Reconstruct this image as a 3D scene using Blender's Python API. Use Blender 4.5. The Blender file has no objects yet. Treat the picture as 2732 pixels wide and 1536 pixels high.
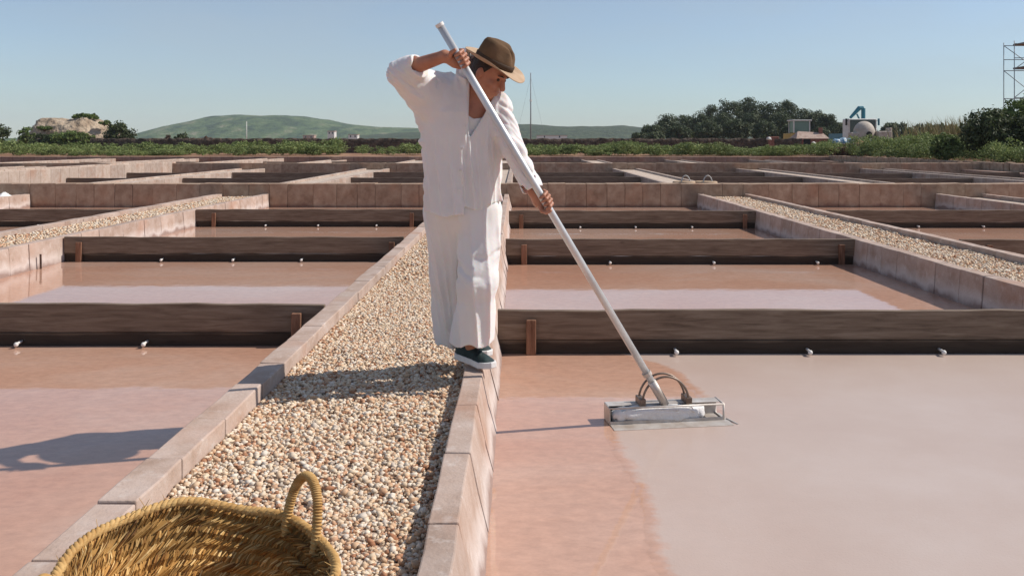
import bpy, bmesh, math, random
import numpy as np
from mathutils import Vector

random.seed(7)
RNG = np.random.default_rng(11)
SC = bpy.context.scene
COL = SC.collection
R = math.radians

# ------------------------------------------------------------------ camera
cam_d = bpy.data.cameras.new('camera')
cam_d.sensor_width = 36.0
cam_d.lens = 31.63
cam_d.shift_x = -0.0044
cam_d.shift_y = -0.1425
cam_d.clip_start = 0.05
cam_d.clip_end = 9000
cam = bpy.data.objects.new('camera', cam_d)
cam.location = (0, 0, 1.16)
cam.rotation_euler = (R(90), 0, 0)
COL.objects.link(cam)
SC.camera = cam

# ------------------------------------------------------------------ sky, sun, exposure
SUN = Vector((1.0, 0.13, 0.97)).normalized()          # towards the sun
SUN_EL = math.asin(SUN.z)
SUN_ROT = math.atan2(SUN.x, SUN.y)
world = bpy.data.worlds.new('World')
SC.world = world
world.use_nodes = True
wn, wl = world.node_tree.nodes, world.node_tree.links
wn.clear()
w_out = wn.new('ShaderNodeOutputWorld')
w_bg = wn.new('ShaderNodeBackground')
w_sky = wn.new('ShaderNodeTexSky')
w_sky.sky_type = 'NISHITA'
w_sky.sun_disc = False
w_sky.sun_elevation = SUN_EL
w_sky.sun_rotation = SUN_ROT
w_sky.altitude = 0
w_sky.air_density = 1.0
w_sky.dust_density = 0.15
w_sky.ozone_density = 2.5
w_hs = wn.new('ShaderNodeHueSaturation')
w_hs.inputs['Saturation'].default_value = 0.76
# thin uneven high cloud over the whole dome
w_tc = wn.new('ShaderNodeTexCoord')
w_mp = wn.new('ShaderNodeMapping')
w_mp.inputs['Scale'].default_value = (1.3, 1.3, 5.0)
w_nz = wn.new('ShaderNodeTexNoise')
w_nz.inputs['Scale'].default_value = 1.6
w_nz.inputs['Detail'].default_value = 5
w_nz.inputs['Roughness'].default_value = 0.55
w_rp = wn.new('ShaderNodeMapRange')
w_rp.inputs['From Min'].default_value = 0.42
w_rp.inputs['From Max'].default_value = 0.78
w_rp.inputs['To Min'].default_value = 0.0
w_rp.inputs['To Max'].default_value = 0.55
w_mx = wn.new('ShaderNodeMix')
w_mx.data_type = 'RGBA'
w_mx.inputs[7].default_value = (4.4, 5.1, 5.6, 1)
w_tint = wn.new('ShaderNodeMix')
w_tint.data_type = 'RGBA'
w_tint.blend_type = 'MULTIPLY'
w_tint.inputs[0].default_value = 1.0
w_tint.inputs[7].default_value = (0.82, 0.95, 1.08, 1)
wl.new(w_sky.outputs[0], w_tint.inputs[6])
wl.new(w_tint.outputs[2], w_hs.inputs['Color'])
wl.new(w_tc.outputs['Generated'], w_mp.inputs[0])
wl.new(w_mp.outputs[0], w_nz.inputs['Vector'])
wl.new(w_nz.outputs[0], w_rp.inputs[0])
wl.new(w_rp.outputs[0], w_mx.inputs[0])
wl.new(w_hs.outputs[0], w_mx.inputs[6])
wl.new(w_mx.outputs[2], w_bg.inputs['Color'])
w_bg.inputs['Strength'].default_value = 0.104
wl.new(w_bg.outputs[0], w_out.inputs['Surface'])

sun_d = bpy.data.lights.new('sun', 'SUN')
sun_d.energy = 4.8
sun_d.angle = R(0.5)
sun_d.color = (1.0, 0.925, 0.83)
sun = bpy.data.objects.new('sun', sun_d)
sun.rotation_euler = SUN.to_track_quat('Z', 'Y').to_euler()
sun.location = (30, 0, 30)
COL.objects.link(sun)

vs = SC.view_settings
vs.view_transform = 'Standard'
vs.look = 'None'
vs.exposure = 0.0
vs.gamma = 1.0
vs.use_curve_mapping = False
SC.cycles.max_bounces = 6
SC.cycles.diffuse_bounces = 3
SC.cycles.glossy_bounces = 3
SC.cycles.transmission_bounces = 3
SC.cycles.volume_bounces = 0
SC.cycles.caustics_reflective = False
SC.cycles.caustics_refractive = False

# ------------------------------------------------------------------ helpers
def tag(o, label=None, cat=None, group=None, kind=None):
    if label: o['label'] = label
    if cat: o['category'] = cat
    if group: o['group'] = group
    if kind: o['kind'] = kind
    return o

def empty(name, loc=(0, 0, 0), label=None, cat=None, group=None):
    o = bpy.data.objects.new(name, None)
    o.location = loc
    o.empty_display_size = 0.1
    COL.objects.link(o)
    return tag(o, label, cat, group)

def wloc(o):
    v = Vector(o.location)
    while o.parent:
        o = o.parent
        v += Vector(o.location)
    return v

def link_mesh(name, me, mat=None, parent=None, loc=None):
    o = bpy.data.objects.new(name, me)
    if mat and not me.materials: me.materials.append(mat)
    COL.objects.link(o)
    base = wloc(parent) if parent else Vector((0, 0, 0))
    if parent: o.parent = parent
    o.location = (Vector(loc) if loc is not None else Vector((0, 0, 0))) - base
    return o

def np_mesh(name, V, F, smooth=False):
    """V (n,3), F (m,3|4) int arrays"""
    me = bpy.data.meshes.new(name)
    V = np.ascontiguousarray(V, dtype=np.float32)
    F = np.ascontiguousarray(F, dtype=np.int32)
    k = F.shape[1]
    me.vertices.add(len(V)); me.vertices.foreach_set('co', V.ravel())
    me.loops.add(F.size); me.loops.foreach_set('vertex_index', F.ravel())
    me.polygons.add(len(F))
    me.polygons.foreach_set('loop_start', np.arange(0, F.size, k, dtype=np.int32))
    me.polygons.foreach_set('loop_total', np.full(len(F), k, dtype=np.int32))
    me.update(calc_edges=True)
    if smooth: me.polygons.foreach_set('use_smooth', np.ones(len(F), dtype=bool))
    me.validate()
    return me

def npobj(name, V, F, mat, parent=None, smooth=False, origin=None):
    V = np.asarray(V, dtype=np.float64)
    if origin is None:
        origin = V.mean(axis=0) if parent is None else np.array(wloc(parent))
    origin = np.asarray(origin, float)
    me = np_mesh(name, V - origin, F, smooth)
    return link_mesh(name, me, mat, parent, Vector(origin))

class MB:
    """collects quads and triangles (world space)"""
    def __init__(s): s.v = []; s.f = []
    def add(s, V, F):
        b = len(s.v); s.v += [tuple(map(float, p)) for p in V]
        s.f += [tuple(i + b for i in f) for f in F]
    def box(s, c, h, rz=0.0, rx=0.0):
        P = []
        for x in (-1, 1):
            for y in (-1, 1):
                for z in (-1, 1):
                    p = Vector((x * h[0], y * h[1], z * h[2]))
                    if rx: p = Vector((p.x, p.y * math.cos(rx) - p.z * math.sin(rx), p.y * math.sin(rx) + p.z * math.cos(rx)))
                    if rz: p = Vector((p.x * math.cos(rz) - p.y * math.sin(rz), p.x * math.sin(rz) + p.y * math.cos(rz), p.z))
                    P.append(p + Vector(c))
        s.add(P, [(0, 1, 3, 2), (4, 6, 7, 5), (0, 4, 5, 1), (2, 3, 7, 6), (0, 2, 6, 4), (1, 5, 7, 3)])
        return s
    def tube(s, pts, rad, n=8, closed=False, caps=True):
        pts = [Vector(p) for p in pts]
        if not hasattr(rad, '__len__'): rad = [rad] * len(pts)
        rings = []; prev = None
        m = len(pts)
        for i, p in enumerate(pts):
            if closed: t = pts[(i + 1) % m] - pts[i - 1]
            else: t = pts[min(i + 1, m - 1)] - pts[max(i - 1, 0)]
            if t.length < 1e-9: t = Vector((0, 0, 1))
            t.normalize()
            if prev is None:
                a = Vector((0, 0, 1)) if abs(t.z) < 0.9 else Vector((1, 0, 0))
                u = t.cross(a).normalized()
            else:
                u = (prev - t * prev.dot(t)).normalized()
            prev = u
            w = t.cross(u)
            rings.append([p + (u * math.cos(2 * math.pi * k / n) + w * math.sin(2 * math.pi * k / n)) * rad[i] for k in range(n)])
        V = [q for r in rings for q in r]; F = []
        for i in range(m if closed else m - 1):
            j = (i + 1) % m
            for k in range(n):
                F.append((i * n + k, i * n + (k + 1) % n, j * n + (k + 1) % n, j * n + k))
        if caps and not closed:
            F.append(tuple(range(n - 1, -1, -1))); F.append(tuple((m - 1) * n + k for k in range(n)))
        s.add(V, F)
        return s
    def ball(s, c, r, n=10, m=7):
        r = (r, r, r) if not hasattr(r, '__len__') else r
        V = []; F = []
        for i in range(m + 1):
            a = math.pi * i / m
            for k in range(n):
                b = 2 * math.pi * k / n
                V.append((c[0] + r[0] * math.sin(a) * math.cos(b), c[1] + r[1] * math.sin(a) * math.sin(b), c[2] + r[2] * math.cos(a)))
        for i in range(m):
            for k in range(n):
                F.append((i * n + k, (i + 1) * n + k, (i + 1) * n + (k + 1) % n, i * n + (k + 1) % n))
        s.add(V, F)
        return s
    def build(s, name, mat, parent=None, smooth=False, bevel=0.0, origin=None, segs=1):
        if origin is None:
            if parent is not None: origin = wloc(parent)
            else:
                a = np.array(s.v); origin = Vector(((a[:, 0].min() + a[:, 0].max()) / 2, (a[:, 1].min() + a[:, 1].max()) / 2, a[:, 2].min()))
        origin = Vector(origin)
        me = bpy.data.meshes.new(name)
        me.from_pydata([tuple(Vector(p) - origin) for p in s.v], [], s.f)
        bm = bmesh.new(); bm.from_mesh(me)
        bmesh.ops.remove_doubles(bm, verts=bm.verts, dist=1e-6)
        bmesh.ops.recalc_face_normals(bm, faces=bm.faces)
        if bevel:
            bmesh.ops.bevel(bm, geom=[e for e in bm.edges if e.calc_face_angle(0) > 0.6], offset=bevel, segments=segs, affect='EDGES', profile=0.6)
        for f in bm.faces: f.smooth = smooth
        bm.to_mesh(me); bm.free()
        return link_mesh(name, me, mat, parent, origin)

# ---- value noise
def _hash(ix, iy, iz):
    h = (ix * 374761393 + iy * 668265263 + iz * 2147483647 * 3 + 1013904223) & 0xffffffff
    h = ((h ^ (h >> 13)) * 1274126177) & 0xffffffff
    h = (h ^ (h >> 16)) & 0xffff
    return h.astype(np.float32) / 32767.5 - 1.0
def vnoise(P):
    P = np.asarray(P, dtype=np.float32)
    I = np.floor(P).astype(np.int64); f = P - I
    f = f * f * (3 - 2 * f)
    x, y, z = I[..., 0], I[..., 1], I[..., 2]
    def c(a, b, d): return _hash(x + a, y + b, z + d)
    fx, fy, fz = f[..., 0], f[..., 1], f[..., 2]
    x00 = c(0,0,0) * (1-fx) + c(1,0,0) * fx; x10 = c(0,1,0) * (1-fx) + c(1,1,0) * fx
    x01 = c(0,0,1) * (1-fx) + c(1,0,1) * fx; x11 = c(0,1,1) * (1-fx) + c(1,1,1) * fx
    y0 = x00 * (1-fy) + x10 * fy; y1 = x01 * (1-fy) + x11 * fy
    return y0 * (1-fz) + y1 * fz
def fbm(P, o=4):
    a = 0; s = 1; P = np.asarray(P, dtype=np.float32)
    for i in range(o):
        a = a + vnoise(P * (2 ** i) + 17.3 * i) * s; s *= 0.5
    return a

# ------------------------------------------------------------------ materials
def mat_base(name, color=(0.5, 0.5, 0.5), rough=0.8, metal=0.0, spec=0.5):
    m = bpy.data.materials.new(name); m.use_nodes = True
    b = m.node_tree.nodes['Principled BSDF']
    b.inputs['Base Color'].default_value = (*color, 1)
    b.inputs['Roughness'].default_value = rough
    b.inputs['Metallic'].default_value = metal
    b.inputs['Specular IOR Level'].default_value = spec
    return m, m.node_tree.nodes, m.node_tree.links, b

def N(n, t, **kw):
    x = n.new('ShaderNode' + t)
    for k, v in kw.items(): setattr(x, k, v)
    return x

def ramp(n, stops):
    r = n.new('ShaderNodeValToRGB')
    e = r.color_ramp.elements
    while len(e) < len(stops): e.new(0.5)
    for i, (p, c) in enumerate(stops):
        e[i].position = p; e[i].color = (*c, 1)
    return r

def noisy(name, stops, scale=8.0, rough=0.85, bump=0.3, bscale=40.0, detail=6, stretch=(1, 1, 1), rand=0.0, bdist=0.01, spec=0.3, coord='Object', metal=0.0):
    m, n, l, b = mat_base(name, rough=rough, spec=spec, metal=metal)
    tc = N(n, 'TexCoord'); mp = N(n, 'Mapping'); mp.inputs['Scale'].default_value = stretch
    src = tc.outputs[coord]
    if coord == 'World':
        pass
    l.new(src, mp.inputs[0])
    nz = N(n, 'TexNoise'); nz.inputs['Scale'].default_value = scale; nz.inputs['Detail'].default_value = detail; nz.inputs['Roughness'].default_value = 0.62
    vec = mp.outputs[0]
    if rand:
        oi = N(n, 'ObjectInfo'); vm = N(n, 'VectorMath', operation='ADD')
        ml = N(n, 'Math', operation='MULTIPLY'); ml.inputs[1].default_value = 37.0
        l.new(oi.outputs['Random'], ml.inputs[0]); l.new(vec, vm.inputs[0]); l.new(ml.outputs[0], vm.inputs[1]); vec = vm.outputs[0]
    l.new(vec, nz.inputs['Vector'])
    rp = ramp(n, stops); l.new(nz.outputs[0], rp.inputs[0])
    col = rp.outputs[0]
    if rand:
        hs = N(n, 'HueSaturation'); mr = N(n, 'MapRange')
        mr.inputs['To Min'].default_value = 1 - rand; mr.inputs['To Max'].default_value = 1 + rand
        l.new(oi.outputs['Random'], mr.inputs[0]); l.new(mr.outputs[0], hs.inputs['Value'])
        l.new(col, hs.inputs['Color']); col = hs.outputs[0]
    l.new(col, b.inputs['Base Color'])
    if bump:
        n2 = N(n, 'TexNoise'); n2.inputs['Scale'].default_value = bscale; n2.inputs['Detail'].default_value = 5
        l.new(vec, n2.inputs['Vector'])
        bp = N(n, 'Bump'); bp.inputs['Strength'].default_value = bump; bp.inputs['Distance'].default_value = bdist
        l.new(n2.outputs[0], bp.inputs['Height']); l.new(bp.outputs[0], b.inputs['Normal'])
    m['_col'] = 0
    return m

def stone_mat(name, stops, salt=0.6, rand=0.12, joints=0.0):
    """limestone: mottled, pitted, a crust of dried salt above the brine line and a dark wet line at it"""
    m = noisy(name, stops, scale=5.0, rough=0.9, bump=0.5, bscale=55, rand=rand, bdist=0.006)
    n, l = m.node_tree.nodes, m.node_tree.links
    b = n['Principled BSDF']
    src = b.inputs['Base Color'].links[0].from_socket
    geo = N(n, 'NewGeometry'); sx = N(n, 'SeparateXYZ'); l.new(geo.outputs['Position'], sx.inputs[0])
    nz = N(n, 'TexNoise'); nz.inputs['Scale'].default_value = 4.0; nz.inputs['Detail'].default_value = 6
    l.new(geo.outputs['Position'], nz.inputs['Vector'])
    ad = N(n, 'Math', operation='MULTIPLY_ADD'); ad.inputs[1].default_value = 0.22; l.new(nz.outputs[0], ad.inputs[0]); l.new(sx.outputs['Z'], ad.inputs[2])
    mr = N(n, 'MapRange'); mr.inputs['From Min'].default_value = -0.02; mr.inputs['From Max'].default_value = -0.16
    mr.inputs['To Min'].default_value = 0; mr.inputs['To Max'].default_value = salt
    l.new(ad.outputs[0], mr.inputs[0])
    mx = N(n, 'Mix', data_type='RGBA'); mx.inputs[7].default_value = (0.66, 0.62, 0.60, 1)
    l.new(mr.outputs[0], mx.inputs[0]); l.new(src, mx.inputs[6])
    # dried salt in small blotches
    n5 = N(n, 'TexNoise'); n5.inputs['Scale'].default_value = 11; n5.inputs['Detail'].default_value = 9; n5.inputs['Roughness'].default_value = 0.7; l.new(geo.outputs['Position'], n5.inputs['Vector'])
    r5 = N(n, 'MapRange'); r5.inputs['From Min'].default_value = 0.55; r5.inputs['From Max'].default_value = 0.70; r5.inputs['To Max'].default_value = 0.6 * min(1.0, salt + 0.15); l.new(n5.outputs[0], r5.inputs[0])
    m5 = N(n, 'Mix', data_type='RGBA'); m5.inputs[7].default_value = (0.62, 0.56, 0.52, 1)
    l.new(r5.outputs[0], m5.inputs[0]); l.new(src, m5.inputs[6]); src = m5.outputs[2]
    # dark pits and cracks
    n6 = N(n, 'TexNoise'); n6.inputs['Scale'].default_value = 7; n6.inputs['Detail'].default_value = 10; n6.inputs['Roughness'].default_value = 0.75; n6.inputs['Distortion'].default_value = 1.2; l.new(geo.outputs['Position'], n6.inputs['Vector'])
    r6 = N(n, 'MapRange'); r6.inputs['From Min'].default_value = 0.36; r6.inputs['From Max'].default_value = 0.27; r6.inputs['To Max'].default_value = 0.7; l.new(n6.outputs[0], r6.inputs[0])
    m6 = N(n, 'Mix', data_type='RGBA'); m6.inputs[7].default_value = (0.14, 0.10, 0.08, 1)
    l.new(r6.outputs[0], m6.inputs[0]); l.new(src, m6.inputs[6]); src = m6.outputs[2]
    # rusty orange bleeding in patches
    n4 = N(n, 'TexNoise'); n4.inputs['Scale'].default_value = 1.7; n4.inputs['Detail'].default_value = 7; l.new(geo.outputs['Position'], n4.inputs['Vector'])
    r4 = N(n, 'MapRange'); r4.inputs['From Min'].default_value = 0.52; r4.inputs['From Max'].default_value = 0.72; r4.inputs['To Max'].default_value = 0.42; l.new(n4.outputs[0], r4.inputs[0])
    mo = N(n, 'Mix', data_type='RGBA'); mo.inputs[7].default_value = (0.42, 0.20, 0.115, 1)
    l.new(r4.outputs[0], mo.inputs[0]); l.new(src, mo.inputs[6]); l.new(mo.outputs[2], mx.inputs[6])
    # wet band right at the brine
    m2 = N(n, 'MapRange'); m2.inputs['From Min'].default_value = -0.115; m2.inputs['From Max'].default_value = -0.175
    m2.inputs['To Min'].default_value = 0; m2.inputs['To Max'].default_value = 0.75
    l.new(ad.outputs[0], m2.inputs[0])
    mx2 = N(n, 'Mix', data_type='RGBA'); mx2.inputs[7].default_value = (0.20, 0.105, 0.075, 1)
    l.new(m2.outputs[0], mx2.inputs[0]); l.new(mx.outputs[2], mx2.inputs[6])
    out = mx2.outputs[2]
    if joints:
        wv = N(n, 'TexBrick'); wv.offset = 0.0; wv.inputs['Scale'].default_value = 1.0
        wv.inputs['Brick Width'].default_value = joints; wv.inputs['Row Height'].default_value = 5.0; wv.inputs['Mortar Size'].default_value = 0.008
        wv.inputs['Color1'].default_value = (1, 1, 1, 1); wv.inputs['Color2'].default_value = (0.78, 0.76, 0.76, 1); wv.inputs['Mortar'].default_value = (0.35, 0.3, 0.28, 1)
        cb = N(n, 'CombineXYZ'); sm = N(n, 'Math', operation='ADD')
        l.new(sx.outputs['X'], sm.inputs[0]); l.new(sx.outputs['Y'], sm.inputs[1]); l.new(sm.outputs[0], cb.inputs[0]); cb.inputs[1].default_value = 2.5
        l.new(cb.outputs[0], wv.inputs['Vector'])
        mu = N(n, 'Mix', data_type='RGBA', blend_type='MULTIPLY'); mu.inputs[0].default_value = 1.0
        l.new(out, mu.inputs[6]); l.new(wv.outputs[0], mu.inputs[7]); out = mu.outputs[2]
    l.new(out, b.inputs['Base Color'])
    return m

M_KERB = stone_mat('pale_limestone', [(0.25, (0.32, 0.22, 0.168)), (0.5, (0.43, 0.325, 0.27)), (0.75, (0.50, 0.405, 0.355))], salt=0.75)
M_KERB_FAR = stone_mat('pale_limestone_far', [(0.25, (0.36, 0.265, 0.21)), (0.5, (0.46, 0.365, 0.30)), (0.75, (0.52, 0.435, 0.375))], salt=0.8, rand=0.0, joints=0.6)
M_WALL = stone_mat('brown_sandstone', [(0.25, (0.23, 0.145, 0.098)), (0.5, (0.35, 0.245, 0.175)), (0.75, (0.46, 0.35, 0.26))], salt=0.0, rand=0.10)
M_CORE = noisy('mortar', [(0.3, (0.16, 0.11, 0.085)), (0.7, (0.26, 0.19, 0.15))], scale=9, bump=0.4)
M_WALLTOP = M_WALL

def pebble_mat(name):
    m, n, l, b = mat_base(name, rough=0.75, spec=0.3)
    g = N(n, 'NewGeometry')
    rp = ramp(n, [(0.0, (0.34, 0.15, 0.075)), (0.10, (0.50, 0.27, 0.16)), (0.24, (0.58, 0.38, 0.235)), (0.42, (0.66, 0.49, 0.33)), (0.60, (0.70, 0.57, 0.42)), (0.80, (0.73, 0.615, 0.485)), (0.93, (0.74, 0.66, 0.56)), (1.0, (0.44, 0.35, 0.28))])
    l.new(g.outputs['Random Per Island'], rp.inputs[0])
    tc = N(n, 'TexCoord'); nz = N(n, 'TexNoise'); nz.inputs['Scale'].default_value = 60; nz.inputs['Detail'].default_value = 3
    l.new(tc.outputs['Object'], nz.inputs['Vector'])
    mr = N(n, 'MapRange'); mr.inputs['To Min'].default_value = 0.72; mr.inputs['To Max'].default_value = 1.22
    l.new(nz.outputs[0], mr.inputs[0])
    mx = N(n, 'Mix', data_type='RGBA', blend_type='MULTIPLY'); mx.inputs[0].default_value = 1
    l.new(rp.outputs[0], mx.inputs[6]); l.new(mr.outputs[0], mx.inputs[7])
    l.new(mx.outputs[2], b.inputs['Base Color'])
    return m
M_PEBBLE = pebble_mat('pebbles')
M_BED = noisy('gravel_bed', [(0.3, (0.26, 0.15, 0.10)), (0.5, (0.50, 0.37, 0.28)), (0.7, (0.64, 0.54, 0.45))], scale=38, detail=3, bump=0.8, bscale=45, bdist=0.02)
M_BED_FAR = noisy('gravel_bed_far', [(0.3, (0.36, 0.25, 0.18)), (0.5, (0.52, 0.42, 0.34)), (0.7, (0.62, 0.54, 0.46))], scale=16, detail=6, bump=0.6, bscale=30, bdist=0.02)

def wood_mat():
    m, n, l, b = mat_base('weathered_wood', rough=0.8, spec=0.3)
    tc = N(n, 'TexCoord'); mp = N(n, 'Mapping'); mp.inputs['Scale'].default_value = (1.2, 9, 16)
    oi = N(n, 'ObjectInfo'); ml = N(n, 'Math', operation='MULTIPLY'); ml.inputs[1].default_value = 53
    va = N(n, 'VectorMath', operation='ADD')
    l.new(oi.outputs['Random'], ml.inputs[0]); l.new(tc.outputs['Object'], va.inputs[0]); l.new(ml.outputs[0], va.inputs[1]); l.new(va.outputs[0], mp.inputs[0])
    nz = N(n, 'TexNoise'); nz.inputs['Scale'].default_value = 2.2; nz.inputs['Detail'].default_value = 8; nz.inputs['Roughness'].default_value = 0.68; nz.inputs['Distortion'].default_value = 0.5
    l.new(mp.outputs[0], nz.inputs['Vector'])
    rp = ramp(n, [(0.22, (0.07, 0.048, 0.034)), (0.45, (0.165, 0.117, 0.084)), (0.58, (0.215, 0.16, 0.118)), (0.8, (0.27, 0.215, 0.17))])
    l.new(nz.outputs[0], rp.inputs[0])
    # knots
    vo = N(n, 'TexVoronoi'); vo.inputs['Scale'].default_value = 3.4
    mk = N(n, 'Mapping'); mk.inputs['Scale'].default_value = (0.6, 1, 1.6); l.new(va.outputs[0], mk.inputs[0]); l.new(mk.outputs[0], vo.inputs['Vector'])
    mr = N(n, 'MapRange'); mr.inputs['From Min'].default_value = 0.03; mr.inputs['From Max'].default_value = 0.10; mr.inputs['To Min'].default_value = 0.7; mr.inputs['To Max'].default_value = 0.0
    l.new(vo.outputs['Distance'], mr.inputs[0])
    mx = N(n, 'Mix', data_type='RGBA'); mx.inputs[7].default_value = (0.02, 0.013, 0.009, 1)
    l.new(mr.outputs[0], mx.inputs[0]); l.new(rp.outputs[0], mx.inputs[6])
    # colour gets darker towards the foot of the board
    g = N(n, 'NewGeometry'); sx = N(n, 'SeparateXYZ'); l.new(g.outputs['Position'], sx.inputs[0])
    n3 = N(n, 'TexNoise'); n3.inputs['Scale'].default_value = 3; n3.inputs['Detail'].default_value = 5; l.new(g.outputs['Position'], n3.inputs['Vector'])
    ad = N(n, 'Math', operation='MULTIPLY_ADD'); ad.inputs[1].default_value = 0.06; l.new(n3.outputs[0], ad.inputs[0]); l.new(sx.outputs['Z'], ad.inputs[2])
    m2 = N(n, 'MapRange'); m2.inputs['From Min'].default_value = -0.155; m2.inputs['From Max'].default_value = -0.195; m2.inputs['To Max'].default_value = 0.86
    l.new(ad.outputs[0], m2.inputs[0])
    mx2 = N(n, 'Mix', data_type='RGBA'); mx2.inputs[7].default_value = (0.022, 0.014, 0.010, 1)
    l.new(m2.outputs[0], mx2.inputs[0]); l.new(mx.outputs[2], mx2.inputs[6])
    l.new(mx2.outputs[2], b.inputs['Base Color'])
    bp = N(n, 'Bump'); bp.inputs['Strength'].default_value = 0.6; bp.inputs['Distance'].default_value = 0.006
    l.new(nz.outputs[0], bp.inputs['Height']); l.new(bp.outputs[0], b.inputs['Normal'])
    return m
M_WOOD = wood_mat()
M_CLEAT = noisy('reddish_wood', [(0.3, (0.13, 0.06, 0.035)), (0.7, (0.30, 0.16, 0.10))], scale=5, stretch=(8, 8, 1), bump=0.4, rand=0.2)
M_PVC = noisy('white_plastic', [(0.3, (0.62, 0.60, 0.57)), (0.7, (0.78, 0.77, 0.75))], scale=20, rough=0.5, bump=0.0)

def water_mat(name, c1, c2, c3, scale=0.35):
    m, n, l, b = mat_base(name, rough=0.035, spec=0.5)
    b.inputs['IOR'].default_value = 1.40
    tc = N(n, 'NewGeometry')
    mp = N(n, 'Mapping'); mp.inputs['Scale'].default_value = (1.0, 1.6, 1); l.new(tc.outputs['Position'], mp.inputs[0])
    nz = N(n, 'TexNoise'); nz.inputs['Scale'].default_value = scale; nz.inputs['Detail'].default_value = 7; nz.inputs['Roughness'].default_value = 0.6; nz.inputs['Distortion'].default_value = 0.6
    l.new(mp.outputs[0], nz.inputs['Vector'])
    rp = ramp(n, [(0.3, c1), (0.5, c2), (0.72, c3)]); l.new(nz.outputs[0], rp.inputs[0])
    # silt and crystal flecks
    vo = N(n, 'TexNoise'); vo.inputs['Scale'].default_value = 14; vo.inputs['Detail'].default_value = 6; vo.inputs['Roughness'].default_value = 0.75
    l.new(mp.outputs[0], vo.inputs['Vector'])
    mr = N(n, 'MapRange'); mr.inputs['From Min'].default_value = 0.3; mr.inputs['From Max'].default_value = 0.7; mr.inputs['To Min'].default_value = 0.86; mr.inputs['To Max'].default_value = 1.12
    l.new(vo.outputs[0], mr.inputs[0])
    mx = N(n, 'Mix', data_type='RGBA', blend_type='MULTIPLY'); mx.inputs[0].default_value = 1
    l.new(rp.outputs[0], mx.inputs[6]); l.new(mr.outputs[0], mx.inputs[7])
    l.new(mx.outputs[2], b.inputs['Base Color'])
    n2 = N(n, 'TexNoise'); n2.inputs['Scale'].default_value = 7; n2.inputs['Detail'].default_value = 3
    l.new(mp.outputs[0], n2.inputs['Vector'])
    bp = N(n, 'Bump'); bp.inputs['Strength'].default_value = 0.05; bp.inputs['Distance'].default_value = 0.010
    l.new(n2.outputs[0], bp.inputs['Height']); l.new(bp.outputs[0], b.inputs['Normal'])
    return m
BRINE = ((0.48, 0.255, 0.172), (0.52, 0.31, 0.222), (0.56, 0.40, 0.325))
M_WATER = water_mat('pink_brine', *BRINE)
M_WATER_FAR = water_mat('shaded_brine', (0.16, 0.085, 0.06), (0.22, 0.12, 0.09), (0.28, 0.16, 0.12))  # far pans: the boards' shade is put into this darker brine colour

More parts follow.
